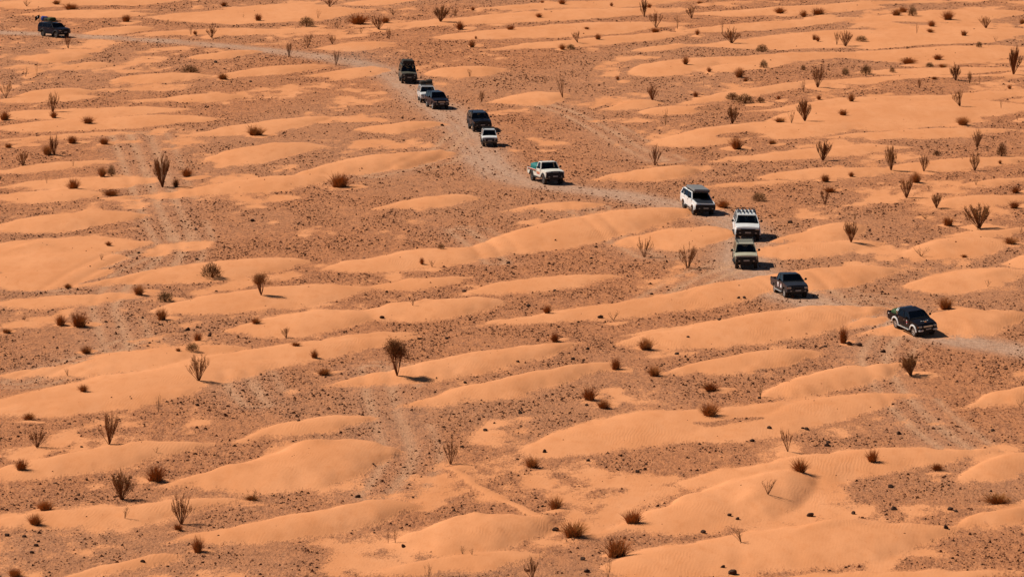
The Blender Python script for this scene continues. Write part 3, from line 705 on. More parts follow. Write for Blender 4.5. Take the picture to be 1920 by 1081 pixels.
    for sgn in (1, -1):
        if S['round_lamps']:
            bm = bmesh.new(); r = bmesh.ops.create_cone(bm, cap_ends=True, segments=16, radius1=.105, radius2=.09, depth=.08)
            bmesh.ops.rotate(bm, verts=bm.verts[:], matrix=Matrix.Rotation(math.pi / 2, 3, 'Y')); bmesh.ops.translate(bm, verts=bm.verts[:], vec=(xf - .0, sgn * W * .345, zh - .19))
            obj('headlight', bm, M_LAMP, root)
            obj('indicator', B((xf - .01, sgn * W * .43, zh - .2), (.05, .07, .07), .01), M_AMBER, root)
        else:
            wl = .30 if S['lamps'] == 'wide' else .22
            obj('headlight', B((xf - .035, sgn * (W * .455 - wl / 2), zh - .17), (.10, wl, .17 if S['lamps'] != 'slim' else .11), .025), M_LAMP, root)
            obj('indicator', B((xf - .075, sgn * (W * .455 + .005), zh - .17), (.10, .05, .13), .012), M_AMBER, root)
        obj('fog_lamp', B((xf + .085, sgn * W * .32, zs + .19), (.04, .16, .09), .02), M_LAMP, root)
        obj('tail_lamp', B((xr - .005, sgn * (hw - .10), zb - .22), (.07, .13, .34), .015), M_TAIL, root)
    bm = B((xf + .01, 0, zs + .045 + S['bh'] / 2), (.18, W * .97, S['bh']), .05)  # real bumper; where made taller, its plastic also stands for shade on the nose
    for v in bm.verts:
        v.co.x -= .10 * (abs(v.co.y) / hw) ** 2
    bump = obj('front_bumper', bm, trim, root)
    if S['plate']: obj('number_plate', B((xf + .115, 0, zs + .22), (.015, .46, .11), 0), M_PLATE, bump)
    obj('rear_bumper', B((xr - .03, 0, zs + .13), (.17, W * .95, .2), .04), M_CHROME if pickup else trim, root)
    if S['bull']:
        bm = bmesh.new()
        for sgn in (1, -1): add_tube(bm, [(xf + .14, sgn * .38, zs + .1), (xf + .17, sgn * .38, zh - .1), (xf + .12, sgn * .34, zh + .02)], .032)
        for zz_ in (zh - .08, zh + .02): add_tube(bm, [(xf + .15, -.62, zz_ - .1), (xf + .16, -.36, zz_), (xf + .16, .36, zz_), (xf + .15, .62, zz_ - .1)], .03)
        obj('bull_bar', bm, M_PLASTIC, root)
    # mirrors
    for sgn in (1, -1):
        bm = tube([(xc - .28, sgn * ib, zb + .06), (xc - .24, sgn * (hw + .14), zb + .12)], .022)
        add_box(bm, (xc - .24, sgn * (hw + .17), zb + .16), (.10, .20, .18), .04)
        obj('wing_mirror', bm, M_PLASTIC if S['paint'] not in ('silver',) else paint, root)
    # wheels
    rimm = M_RIM if S['rim'] == 'alloy' else M_STEEL
    tw = S['tw']
    for ex in (1, -1):
        for sgn in (1, -1):
            yo = sgn * (hw - .02); yi = sgn * (hw - .02 - tw); cx = ex * wb / 2
            dy = (yo - yi)
            prof = [(R * .62, yi), (R * .90, yi - 0 * dy), (R * .985, yi + .12 * dy), (R, yi + .3 * dy), (R, yi + .7 * dy), (R * .985, yi + .88 * dy), (R * .90, yo), (R * .62, yo), (R * .60, yo - .3 * dy), (R * .60, yi + .1 * dy)]
            bm = add_lathe_y(bmesh.new(), prof, cx, R, 28)
            w = obj('wheel', bm, M_TYRE, root, True)
            bm = add_lathe_y(bmesh.new(), [(R * .61, yo - .02 * dy), (R * .56, yo - .06 * dy), (R * .54, yo - .30 * dy), (R * .30, yo - .36 * dy), (.001, yo - .36 * dy)], cx, R, 24)
            rim = obj('rim', bm, M_STEEL, w)
            bm = bmesh.new()
            for k in range(6):
                a = k * math.pi / 3 + .3
                q = B((R * .33, yo - .10 * dy, 0), (R * .44, .04, R * .17), .01)
                bmesh.ops.rotate(q, verts=q.verts[:], matrix=Matrix.Rotation(a, 3, 'Y'), cent=(0, 0, 0)); bmesh.ops.translate(q, verts=q.verts[:], vec=(cx, 0, R))
                tmp = bpy.data.meshes.new('tmp'); q.to_mesh(tmp); q.free(); bm.from_mesh(tmp); bpy.data.meshes.remove(tmp)
            add_lathe_y(bm, [(.001, yo - .02 * dy), (R * .16, yo - .03 * dy), (R * .18, yo - .2 * dy)], cx, R, 12)
            add_lathe_y(bm, [(R * .60, yo + .0 * dy), (R * .54, yo - .01 * dy), (R * .53, yo - .1 * dy)], cx, R, 24)
            obj('spokes', bm, rimm, w)
            if S['flare']:
                fm = PAINT.get(S['flare'], M_PLASTIC); bm = bmesh.new(); n_ = 14; prev = None; first = None
                a0 = math.asin(max(-1, min(1, (zs - .02 - R) / (Ra + .03))))
                for k in range(n_ + 1):
                    a = a0 + (math.pi - 2 * a0) * k / n_
                    ca, sa_ = math.cos(a), math.sin(a)
                    ring = [bm.verts.new((cx + r_ * ca, sgn * y_, R + r_ * sa_)) for r_, y_ in ((Ra - .015, hw - .02), (Ra - .015, hw + .05), (Ra + .045, hw + .055), (Ra + .115, hw + .02), (Ra + .115, hw - .02))]
                    if prev:
                        for j in range(5): bm.faces.new((prev[j], prev[(j + 1) % 5], ring[(j + 1) % 5], ring[j]))
                    else: bm.faces.new(ring)
                    prev = ring
                bm.faces.new(prev[::-1])
                obj('wheel_arch_flare', bm, fm, root, False)
    if S['step']:
        for sgn in (1, -1):
            obj('side_step', B((0, sgn * (hw + .06), zs - .05), (wb - 2 * Ra - .12, .14, .06), .02), M_RIM if S.get('bright_step') else M_PLASTIC, root)
    # pickup bed
    if pickup:
        zt_ = zb - .08 + S.get('bed_up', 0); t_ = .05
        for sgn in (1, -1):
            obj('bed_side', B(((xb - .1 + xr) / 2, sgn * (hw - t_ / 2 - .005), (zbed + zt_) / 2), (abs(xb - xr) - .1, t_, zt_ - zbed + .02), .015), paint, root)
        obj('tailgate', B((xr + .05, 0, (zbed + zt_) / 2), (t_, W - .14, zt_ - zbed), .015), paint, root)
        obj('bed_bulkhead', B((xb - .08, 0, (zbed + zt_) / 2), (.05, W - .14, zt_ - zbed), .015), paint, root)
        if S['rollbar']:
            bm = bmesh.new()
            for xx in (xb - .16, xb - .34):
                add_tube(bm, [(xx, -hw + .12, zt_ - .3), (xx, -hw + .14, H - .26), (xx, -hw + .32, H - .08), (xx, hw - .32, H - .08), (xx, hw - .14, H - .26), (xx, hw - .12, zt_ - .3)], .038, 8)
            obj('roll_bar', bm, M_CHROME, root)
    # roof fittings
    if S['rack']:
        rk = S['rack']; zr_ = H + .13; a, b = xtf - .08 + rk.get('fwd', 0), xtr + .1; wy_ = it - .02
        bm = bmesh.new(); add_tube(bm, [(a, -wy_, zr_), (b, -wy_, zr_), (b, wy_, zr_), (a, wy_, zr_), (a, -wy_, zr_)], .022)
        if rk.get('tall'):
            z2 = zr_ + .16; add_tube(bm, [(a, -wy_, z2), (b, -wy_, z2), (b, wy_, z2), (a, wy_, z2), (a, -wy_, z2)], .02)
            for t in (0, .33, .66, 1):
                for sgn in (1, -1): add_tube(bm, [(a + (b - a) * t, sgn * wy_, zr_), (a + (b - a) * t, sgn * wy_, z2)], .018)
        for t in (.1, .5, .9):
            for sgn in (1, -1): add_tube(bm, [(a + (b - a) * t, sgn * wy_, H - .05), (a + (b - a) * t, sgn * wy_, zr_)], .02)
        r_ = obj('roof_rack', bm, M_PLASTIC, root)
        for k in range(rk.get('n', 6)):
            if rk.get('long'):
                y_ = -wy_ + 2 * wy_ * (k + .5) / rk['n']; bmx = B(((a + b) / 2, y_, zr_ + .012), (abs(a - b), .09, .03), 0)
            else:
                x_ = a + (b - a) * (k + .5) / rk.get('n', 6); bmx = B((x_, 0, zr_ + .012), (.08, wy_ * 2, .03), 0)
            obj('slat', bmx, M_PLASTIC, r_)
        if rk.get('lights'):
            for k in range(rk['lights']):
                y_ = (-1 + 2 * (k + .5) / rk['lights']) * wy_ * .95
                obj('spot_lamp', B((a + .06, y_, zr_ + rk.get('lz', -.04)), (.09, .16, .14), .04), M_LAMP, r_)
    if S['tent']:
        tn = S['tent']; z_ = H + tn.get('z', .16)
        bm = B((tn.get('x', cxr), 0, z_ + tn['h'] / 2), (tn['l'], tn['w'], tn['h']), .05, tn.get('taper', .94))
        tt = obj('roof_tent', bm, {'grey': M_TENT, 'dark': M_CANVAS}[tn.get('m', 'grey')], root)
        obj('tent_base', B((tn.get('x', cxr), 0, z_ - .035), (tn['l'] * .98, tn['w'] * .97, .05), .01), M_PLASTIC, tt)
        for xx in (-.3, .3): obj('cross_bar', B((tn.get('x', cxr) + xx * tn['l'], 0, z_ - .11), (.06, it * 2, .10), .01), M_PLASTIC, tt)
    for (ax_, ay_, az_, al_) in S['antenna']:
        obj('aerial', add_tube(bmesh.new(), [(ax_, ay_, az_), (ax_ - .03, ay_, az_ + al_ * .5), (ax_ - .12, ay_, az_ + al_)], .014, 5, .006), M_PLASTIC, root)
    if S['snorkel']:
        sy_ = -1
        bm = tube([(xc + .25, sy_ * (hw - .02), zb - .08), (xc + .02, sy_ * (hw + .03), zb + .02), (xtf + .06, sy_ * (it + .08), H - .02), (xtf + .06, sy_ * (it + .08), H + .12)], .045, 8)
        add_box(bm, (xtf + .08, sy_ * (it + .08), H + .16), (.14, .12, .12), .02); obj('snorkel', bm, M_PLASTIC, root)
    VEH[key] = (root, S, (px, py), dict(xf=xf, xr=xr, xc=xc, xb=xb, hw=hw, zb=zb, zs=zs, zbed=zbed, H=H, xtf=xtf, xtr=xtr, it=it, hz=hz, cxr=cxr))
    return root, VEH[key][3]
def side_patch(root, name, mat, x0, x1, z0, z1, hw, sgn, lean=0.0):
    bm = add_prism(bmesh.new(), [(x0, z0), (x1, z0), (x1 + lean, z1), (x0 + lean, z1)], sgn * (hw + .0135), sgn * (hw + .0185))
    return obj(name, bm, mat, root)
def lump(sx, sy, sz, seed, n=3, amp=.22, flat=True):
    """a soft bundle: rounded box pushed about by noise"""
    bm = bmesh.new(); bmesh.ops.create_icosphere(bm, subdivisions=n, radius=1.0)
    r = random.Random(seed); ph = [r.random() * 6 for _ in range(6)]
    for v in bm.verts:
        p = v.co.copy(); q = Vector([math.copysign(abs(t) ** .55, t) for t in p])
        k = 1 + amp * (math.sin(3.1 * p.x + ph[0]) * math.sin(2.7 * p.y + ph[1]) + .6 * math.sin(6 * p.x + ph[2]) * math.sin(5.3 * p.y + ph[3] + 3 * p.z))
        v.co = Vector((q.x * sx / 2, q.y * sy / 2, (q.z if q.z < 0 else q.z * k) * sz / 2 + sz / 2))
    return bm
def cargo(root, name, label, cat, local, bm, mat, group=None, smooth=True):
    o = obj(name, bm, mat, None, smooth); o.matrix_world = root.matrix_world @ Matrix.Translation(Vector(local)); tag(o, label, cat, group); return o

# ------------------------------------------------------------------ the convoy, front to back
r, k = vehicle('black_pickup', 'pickup_truck', 'black double-cab pickup with white wheel arches, leading the convoy at the right', 'pickup', 1714, 619.5, 29, kind='dcab', L=4.95, W=1.74, H=1.71, wb=2.87, fo=.78, R=.39,
    zs=.50, zb=1.22, zh=1.06, hl=1.28, cab=1.98, rear_rake=.10, rake=.58, tum=.17, paint='black', splits=(0, .52, .97), flare='silver', bumper='body', rollbar=True, grille='chrome', scoop=True, bright_step=True, k=0.95)
# white bumper corners, door and bonnet stickers
for sgn in (1, -1): obj('bumper_corner', B((k['xf'] + .05, sgn * .62, k['zs'] + .13), (.14, .42, .13), .04), PAINT['silver'], r)
for i in range(4): obj('bonnet_lettering', B((k['xf'] - .55, -.26 + i * .17, k['hz'](k['xf'] - .55) + .062), (.07, .12, .004), 0), M_STICKER, r)
obj('bonnet_badge', B((k['xf'] - .38, .0, k['hz'](k['xf'] - .38) + .06), (.14, .16, .004), 0), M_ORANGE, r)
side_patch(r, 'door_sticker', M_STICKER, k['xc'] - .55, k['xc'] - .42, 1.02, 1.10, k['hw'], -1); side_patch(r, 'door_sticker', M_STICKRED, k['xc'] - .55, k['xc'] - .38, .90, 1.0, k['hw'], -1)
side_patch(r, 'door_sticker', M_STICKER, k['xc'] - .53, k['xc'] - .44, .82, .88, k['hw'], -1); side_patch(r, 'tail_marker', M_STICKER, k['xr'] + .25, k['xr'] + .40, .98, 1.05, k['hw'] + .003, -1)
cargo(r, 'tarp_bundle', 'green tarpaulin bundle in the bed of the black pickup', 'bundle', ((k['xb'] + k['xr']) / 2 - .05, -.1, k['zbed']), lump(1.2, 1.3, .50, 3, n=4, amp=.3), M_GREEN)
r, k = vehicle('grey_pickup', 'pickup_truck', 'dark grey double-cab pickup with square white door stickers', 'pickup', 1481, 552, 15, kind='dcab', L=5.2, W=1.83, H=1.74, wb=3.08, fo=.90, R=.385, zs=.47, zb=1.21, zh=1.05, hl=1.38,
    cab=2.05, rear_rake=.16, rake=.72, tum=.19, paint='graphite', splits=(0, .52, .97), bumper='body', grille='plastic', bright_step=True, k=0.96)
side_patch(r, 'door_sticker', M_STICKER, k['xc'] - .58, k['xc'] - .24, .70, 1.02, k['hw'], -1); side_patch(r, 'door_sticker', M_STICKRED, k['xc'] - .52, k['xc'] - .34, .93, 1.0, k['hw'] + .006, -1)
side_patch(r, 'door_sticker', M_STICKER, k['xc'] - 1.45, k['xc'] - 1.12, .70, 1.06, k['hw'], -1); side_patch(r, 'door_sticker', M_STICKRED, k['xc'] - 1.38, k['xc'] - 1.2, .76, .84, k['hw'] + .006, -1)
cargo(r, 'bed_load', 'dark red load lying in the bed of the grey pickup', 'load', ((k['xb'] + k['xr']) / 2, 0, k['zbed']), lump(1.2, 1.2, .46, 8), principled('dark_red_cloth', (.12, .02, .012), .8))
r, k = vehicle('beige_suv', 'off_road_car', 'beige boxy off-road car with square headlights, behind the grey pickup', 'off-road car', 1397.5, 498.5, 2.5, L=4.7, W=1.78, H=1.86, wb=2.73, fo=.82, R=.40, zs=.52, zb=1.20, zh=1.10, hl=1.38, rake=.42,
    tum=.17, gw=.88, bh=.34, paint='beige', rim='steel', boxy=True, lamps='square', rack=dict(n=4), splits=(0, .34, .66, 1), flare='plastic', k=1.02)
r, k = vehicle('slat_suv', 'off_road_car', 'white off-road car with black lengthwise roof slats, just behind the beige one', 'off-road car', 1399, 446, 3, L=4.85, W=1.90, H=1.88, wb=2.85, fo=.85, R=.42, zs=.54, zb=1.28, zh=1.14, hl=1.35, rake=.60,
    tum=.18, gw=.62, bh=.42, paint='white', bumper='plastic', rack=dict(n=5, long=True, fwd=-.35), flare='white', k=1.07)
r, k = vehicle('tent_suv', 'off_road_car', 'white off-road car with grey roof tent and matt dark bonnet', 'off-road car', 1308, 396.5, 17, L=4.75, W=1.88, H=1.81, wb=2.79, fo=.86, R=.415, zs=.54, zb=1.29, zh=1.14, hl=1.28, rake=.70, tum=.18,
    gw=.90, bh=.42, paint='white', hood='graphite', tent=dict(l=2.55, w=1.50, h=.20, x=-.35, z=.14), rim='steel', flare='white', dark_pillars=True, k=0.985)
for i, (xx, zz_) in enumerate(((-1.75, 1.50), (-1.62, 1.42), (-1.72, 1.36))): 
    obj('window_sticker', B((xx, -(k['hw'] - .035 - .18 * (zz_ - 1.27) / .56) - .012, zz_), (.12, .004, .045), 0), M_STICKER, r)
r, k = vehicle('teal_pickup', 'pickup_truck', 'cream single-cab pickup with red side stripes and teal tarpaulin load', 'pickup', 1025, 342, 19, kind='scab', L=5.0, W=1.76, H=1.88, wb=3.1, fo=.72, R=.42, zs=.56, zb=1.28, zh=1.18, hl=1.36,
    cab=1.18, rear_rake=.10, rake=.34, tum=.16, gw=.90, bh=.34, paint='cream', splits=(0, .94), boxy=True, lamps='square', rim='steel', flare='plastic', bull=True, roof='cream', bed_up=-.06, k=1.04)
for sgn in (-1, 1):
    side_patch(r, 'stripe', M_ORANGE, k['xc'] - 1.0, k['xc'] - .1, .92, 1.02, k['hw'], sgn, -.12); side_patch(r, 'stripe', M_RED, k['xc'] - .95, k['xc'] - .15, .80, .90, k['hw'], sgn, -.12)
    side_patch(r, 'stripe', M_RED, k['xr'] + .15, k['xb'] - .15, 1.04, 1.12, k['hw'] - .012, sgn); side_patch(r, 'stripe', M_OLIVE, k['xr'] + .15, k['xb'] - .15, .96, 1.02, k['hw'] - .012, sgn)
cargo(r, 'tarp_bundle', 'teal tarpaulin bundle piled in the bed of the cream pickup', 'bundle', ((k['xb'] + k['xr']) / 2, 0, k['zbed']), lump(abs(k['xb'] - k['xr']) - .22, 1.55, .70, 5, n=4, amp=.22), M_TEAL)
r, k = vehicle('small_white', 'off_road_car', 'small white off-road car with black front, smallest of the convoy', 'off-road car', 917, 273, 3, L=3.5, W=1.56, H=1.72, wb=2.1, fo=.62, R=.37, zs=.50, zb=1.12, zh=1.02, hl=1.02, rake=.34, tum=.13,
    gw=.9, bh=.36, paint='white', boxy=True, rim='steel', splits=(0, .46, 1), flare='plastic', roof='silver', round_lamps=True, rack=dict(n=3), k=0.93)
r, k = vehicle('black_suv', 'off_road_car', 'black off-road car with whip aerial, behind the small white one', 'off-road car', 899, 243.5, 9, L=4.85, W=1.92, H=1.9, wb=2.9, fo=.82, R=.44, zs=.58, zb=1.32, zh=1.20, hl=1.35, rake=.52, tum=.17, gw=.9, bh=.34, paint='navy',
    flare='plastic', rim='steel', antenna=((2.0, .55, 1.15, 1.9),), snorkel=True, bull=True, scoop=True, k=0.95)
r, k = vehicle('blue_suv', 'off_road_car', 'dark blue-grey off-road car without roof load, in front of the silver one', 'off-road car', 819.5, 202, 13, L=4.55, W=1.8, H=1.84, wb=2.85, fo=.86, R=.40, zs=.47, zb=1.22, zh=1.08, hl=1.3, rake=.66, tum=.19,
    paint='navy', bumper='body', grille='chrome', k=0.93)
r, k = vehicle('silver_suv', 'off_road_car', 'silver-white off-road car with dark roof luggage, half hidden by the blue-grey one', 'off-road car', 800.5, 190.5, 5, L=4.75, W=1.86, H=1.80, wb=2.75, fo=.86, R=.40, zs=.52, zb=1.20, zh=1.08, hl=1.3, rake=.6, tum=.18,
    paint='silver', bumper='body', rack=dict(n=5), k=0.92)
for i, (xx, yy, sx, sy_, sz) in enumerate(((-.1, .3, .9, .8, .48), (-.2, -.4, 1.1, .7, .38))):
    cargo(r, 'roof_bag', ('dark canvas bag, taller of two on the silver car roof', 'dark canvas bag, lower of two on the silver car roof')[i], 'bag', (xx + k['cxr'], yy, k['H'] + .16), lump(sx, sy_, sz, 20 + i), M_CANVAS, 'luggage on car roofs')
r, k = vehicle('aerial_suv', 'off_road_car', 'dark green boxy off-road car with roof tent and two long aerials', 'off-road car', 764.5, 154.5, 5, L=4.6, W=1.80, H=2.05, wb=2.79, fo=.62, R=.42, zs=.56, zb=1.32, zh=1.20, hl=1.28, rake=.24, tum=.10,
    gw=.9, bh=.3, paint='green', boxy=True, round_lamps=True, rack=dict(n=4, lights=4, lz=-.02), tent=dict(l=2.4, w=1.36, h=.34, x=-.5, z=.20, m='dark'), rim='steel', flare='plastic', antenna=((.9, -.25, 2.15, 2.3), (.9, .15, 2.15, 2.6)), bull=True, splits=(0, .32, .62, 1), k=0.94)
r, k = vehicle('flag_suv', 'off_road_car', 'dark off-road car with laden roof and flag at its tail, last of the convoy', 'off-road car', 103, 69, 36, L=4.7, W=1.90, H=1.8, wb=2.85, fo=.80, R=.42, zs=.55, zb=1.28, zh=1.16, hl=1.32, rake=.50, tum=.16, paint='navy',
    rim='steel', flare='plastic', rack=dict(n=5, tall=True), snorkel=True, bull=True, k=0.93)
bm = tube([(k['xr'] - .06, -.55, .9), (k['xr'] - .16, -.55, 2.75)], .018)
pole = obj('flag_pole', bm, M_PLASTIC, r)
bm = bmesh.new(); rows = []
for i in range(7):
    u = i / 6; rows.append([bm.verts.new((k['xr'] - .14 - .52 * u, -.55 - .34 * u + .07 * math.sin(6 * u + j), 2.70 - .48 * j / 4 - .28 * u * u - .10 * u)) for j in range(5)])
for a, b in zip(rows[:-1], rows[1:]):
    for j in range(4): bm.faces.new((a[j], a[j + 1], b[j + 1], b[j]))
e = bmesh.ops.extrude_face_region(bm, geom=bm.faces[:])
for v in [g_ for g_ in e['geom'] if isinstance(g_, bmesh.types.BMVert)]: v.co.y += .01
fl = obj('flag', bm, M_FLAG, r)
bm = bmesh.new(); bmesh.ops.create_uvsphere(bm, u_segments=10, v_segments=6, radius=.11); bmesh.ops.scale(bm, verts=bm.verts[:], vec=(1, .5, 1)); bmesh.ops.translate(bm, verts=bm.verts[:], vec=(k['xr'] - .38, -.70, 2.40))
obj('flag_emblem', bm, M_STICKER, fl)
bm = bmesh.new(); sw = add_lathe_y(bm, [(.16, -.10), (.34, -.12), (.36, 0), (.34, .12), (.16, .10)], 0, 0, 20)
bmesh.ops.rotate(bm, verts=bm.verts[:], matrix=Matrix.Rotation(math.pi / 2, 3, 'Z')); bmesh.ops.translate(bm, verts=bm.verts[:], vec=(k['xr'] - .13, .1, 1.05)); obj('spare_wheel', bm, principled('red_wheel_cover', (.22, .03, .03), .5), r)
for i, (xx, yy, sx, sy_, sz, m_, lb) in enumerate(((-.95, -.25, .65, .9, .58, M_BLUE, 'blue bag at the rear of the laden dark car roof'), (-.3, .0, .95, 1.3, .46, M_CANVAS, 'black bag in the middle of the laden dark car roof'),
        (.42, -.1, .75, 1.1, .50, M_OLIVE, 'olive bag at the front of the laden dark car roof'))):
    cargo(r, 'roof_bag', lb, 'bag', (xx + k['cxr'], yy, k['H'] + .16), lump(sx, sy_, sz, 30 + i), m_, 'luggage on car roofs')
# ------------------------------------------------------------------ plants
def plant_material(name, c0, c1, trans=.25):
    m, n, l = new_mat(name)
    o = n.new('ShaderNodeOutputMaterial'); df = n.new('ShaderNodeBsdfDiffuse'); tl = n.new('ShaderNodeBsdfTranslucent'); mx = n.new('ShaderNodeMixShader'); mx.inputs[0].default_value = trans
    oi = n.new('ShaderNodeObjectInfo'); tc = n.new('ShaderNodeTexCoord'); nz = n.new('ShaderNodeTexNoise'); nz.inputs['Scale'].default_value = 5; l.new(tc.outputs['Object'], nz.inputs['Vector'])
    ad = n.new('ShaderNodeMath'); ad.operation = 'ADD'; l.new(nz.outputs['Fac'], ad.inputs[0]); l.new(oi.outputs['Random'], ad.inputs[1])
    mr = n.new('ShaderNodeMapRange'); mr.inputs[1].default_value = .4; mr.inputs[2].default_value = 1.6; l.new(ad.outputs[0], mr.inputs[0])
    mc = n.new('ShaderNodeMix'); mc.data_type = 'RGBA'; mc.inputs[6].default_value = c0 + (1,); mc.inputs[7].default_value = c1 + (1,); l.new(mr.outputs[0], mc.inputs[0])
    l.new(mc.outputs[2], df.inputs[0]); l.new(mc.outputs[2], tl.inputs[0]); l.new(df.outputs[0], mx.inputs[1]); l.new(tl.outputs[0], mx.inputs[2]); l.new(mx.outputs[0], o.inputs['Surface'])
    return m
M_STEM = plant_material('woody_stems', (.15, .062, .026), (.24, .105, .046), .0)
M_TWIG = plant_material('broom_twigs', (.30, .130, .048), (.44, .19, .068), .4)
M_TUFT = plant_material('dry_grass_blades', (.46, .185, .055), (.60, .27, .09), .5)
M_DOME = plant_material('grey_olive_twigs', (.25, .14, .06), (.36, .20, .085), .35)
M_BARE = plant_material('bare_twigs', (.22, .11, .05), (.30, .155, .07), .1)
class Twigs:
    def __init__(s): s.v = []; s.f = []
    def strand(s, pts, r0, r1, n=3):
        base = len(s.v); k = len(pts)
        for i, p in enumerate(pts):
            d = (pts[min(i + 1, k - 1)] - pts[max(i - 1, 0)])
            d = d.normalized() if d.length > 1e-6 else Vector((0, 0, 1))
            u = d.cross(Vector((.3, 1, .1))).normalized(); w = d.cross(u); rr = r0 + (r1 - r0) * i / (k - 1)
            for j in range(n):
                a = 2 * math.pi * j / n; s.v.append(p + (u * math.cos(a) + w * math.sin(a)) * rr)
        for i in range(k - 1):
            for j in range(n):
                a = base + i * n + j; b = base + i * n + (j + 1) % n; s.f.append((a, b, b + n, a + n))
    def mesh(s, name, mat):
        me = bpy.data.meshes.new(name); me.from_pydata([tuple(p) for p in s.v], [], s.f); me.update(); me.materials.append(mat); return me
def unit(r): 
    a = r.random() * 2 * math.pi; return Vector((math.cos(a), math.sin(a), 0))
def fan_meshes(seed, nst, ntw, dense):
    """height 1, width about 1: stems leave one root, spread into a V and then rise; twigs crowd the upper part"""
    r = random.Random(seed); st = Twigs(); tw = Twigs()
    lean = Vector((r.uniform(-.08, .08), r.uniform(-.08, .08), 0))
    ax_ = unit(r); sq = r.uniform(.8, 1.0)                    # the fan is flatter one way
    for i in range(nst):
        d = unit(r); d = (d - ax_ * d.dot(ax_) * (1 - sq)); sp = .58 * r.random() ** .62; h = r.uniform(.48, .90) * (1 - .22 * (sp / .58) ** 2)
        w = Vector((r.gauss(0, .03), r.gauss(0, .03), 0)); bend = r.uniform(.85, 1.25)
        pts = [Vector((0, 0, -.03)) + d * .02]
        for t in (.33, .66, 1.0):
            pts.append(d * sp * t ** bend + w * t + lean * t + Vector((0, 0, h * t)))
        st.strand(pts, .0145, .006)
        for k in range(ntw):
            t = .40 + .60 * r.random() ** .8; q = min(int(t * 3), 2); u = t * 3 - q
            p = pts[q].lerp(pts[q + 1], u)
            dd = (Vector((0, 0, 1)) * r.uniform(.9, 1.4) + d * r.uniform(-.1, .6) + unit(r) * r.uniform(.1, .5)).normalized(); ln = r.uniform(.07, .21)
            m_ = p + dd * ln * .5 + unit(r) * .015; e = p + dd * ln + Vector((0, 0, .02))
            tw.strand([p, m_, e], .0055, .002)
            for q2 in range(4 if dense else 3):
                d2 = (dd + unit(r) * .8).normalized(); p2 = p.lerp(e, r.uniform(.2, .9)); tw.strand([p2, p2 + d2 * ln * r.uniform(.35, .7)], .0045, .0018)
    return st.mesh('stems', M_STEM), tw.mesh('twigs', M_TWIG)
def tuft_mesh(seed, n, low=False):
    """height 1, width 1: blades arching out of a tussock"""
    r = random.Random(seed); tw = Twigs()
    lob = [(unit(r) * r.uniform(.0, .26), r.uniform(.7, 1.0)) for _ in range(5)]
    for i in range(n):
        c, hh = r.choice(lob); d = unit(r); b = c * .7 + d * .11 * math.sqrt(r.random()); out = .02 + .46 * r.random() ** 1.3; h = hh * (.35 + .65 * r.random() ** 1.4) * (1 - 1.1 * out * out)
        p1 = b + d * out * .35 + Vector((0, 0, h * .5)); p2 = b + d * out + Vector((0, 0, h))
        tw.strand([b + Vector((0, 0, -.06)), p1, p2], .010, .003)
    return tw.mesh('blades', M_TUFT)
def dome_meshes(seed, n):
    r = random.Random(seed); st = Twigs(); tw = Twigs()
    for i in range(14):
        d = unit(r); el = r.uniform(.25, 1.45); v = d * math.cos(el) * .42 + Vector((0, 0, math.sin(el) * .75)); st.strand([Vector((0, 0, -.05)), v * .5 + unit(r) * .03, v], .016, .007)
    for i in range(n):
        d = unit(r); el = math.asin(r.random() ** .8); rad = r.uniform(.45, 1.0)
        v = Vector((d.x * math.cos(el) * .46, d.y * math.cos(el) * .46, math.sin(el) * .86)) * rad
        dd = (v.normalized() + unit(r) * .5 + Vector((0, 0, .5))).normalized(); ln = r.uniform(.07, .18)
        tw.strand([v, v + dd * ln * .5, v + dd * ln + Vector((0, 0, .015))], .009, .003)
    return st.mesh('stems', M_STEM), tw.mesh('twigs', M_DOME)
def bare_mesh(seed, n):
    r = random.Random(seed); tw = Twigs()
    for i in range(n):
        d = unit(r); sp = .46 * math.sqrt(r.random()); h = r.uniform(.55, 1.0)
        pts = [Vector((0, 0, -.03)), d * sp * .45 + Vector((0, 0, h * .4)), d * sp * .8 + unit(r) * .04 + Vector((0, 0, h * .72)), d * sp + Vector((0, 0, h))]
        tw.strand(pts, .013, .004)
        for k in range(5):
            t = r.uniform(.3, .95); q = min(int(t * 3), 2); p = pts[q].lerp(pts[q + 1], t * 3 - q); e = p + (Vector((0, 0, 1)) + unit(r) * .8).normalized() * r.uniform(.1, .28)
            tw.strand([p, e], .007, .0025)
    return tw.mesh('twigs', M_BARE)
def tree_meshes(seed, big):
    r = random.Random(seed); st = Twigs(); tw = Twigs(); tips = []
    for i in range(13):
        d = unit(r); sp = r.uniform(.05, .34); top = Vector((d.x * sp, d.y * sp, r.uniform(.5, .78)))
        st.strand([Vector((0, 0, -.03)), top * .35 + d * .02, top * .7 + unit(r) * .02, top], .02, .009); tips.append(top)
        for k in range(4):
            e = top + Vector((r.uniform(-.16, .16), r.uniform(-.16, .16), r.uniform(-.06, .22))); st.strand([top * .8, e], .009, .005); tips.append(e)
    tips += [Vector((.3, 0, .5)), Vector((.42, .05, .48)), Vector((.36, -.1, .52))]
    for i in range(2600 if big else 1900):
        c = r.choice(tips); off = Vector((r.gauss(0, .075), r.gauss(0, .075), r.gauss(.03, .07))); p = c + off
        if p.z < .36: continue
        dd = (unit(r) + Vector((0, 0, r.uniform(0, 1.2)))).normalized(); tw.strand([p, p + dd * r.uniform(.04, .10)], .0065, .002)
    return st.mesh('trunk', M_STEM), tw.mesh('crown', M_TWIG)
FANS = [fan_meshes(100 + i, (16, 24, 12, 20, 28)[i % 5], 11, False) for i in range(12)]
DENSE = [fan_meshes(200 + i, 34, 14, True) for i in range(7)]
TUFTS = [tuft_mesh(300 + i, 340) for i in range(8)]
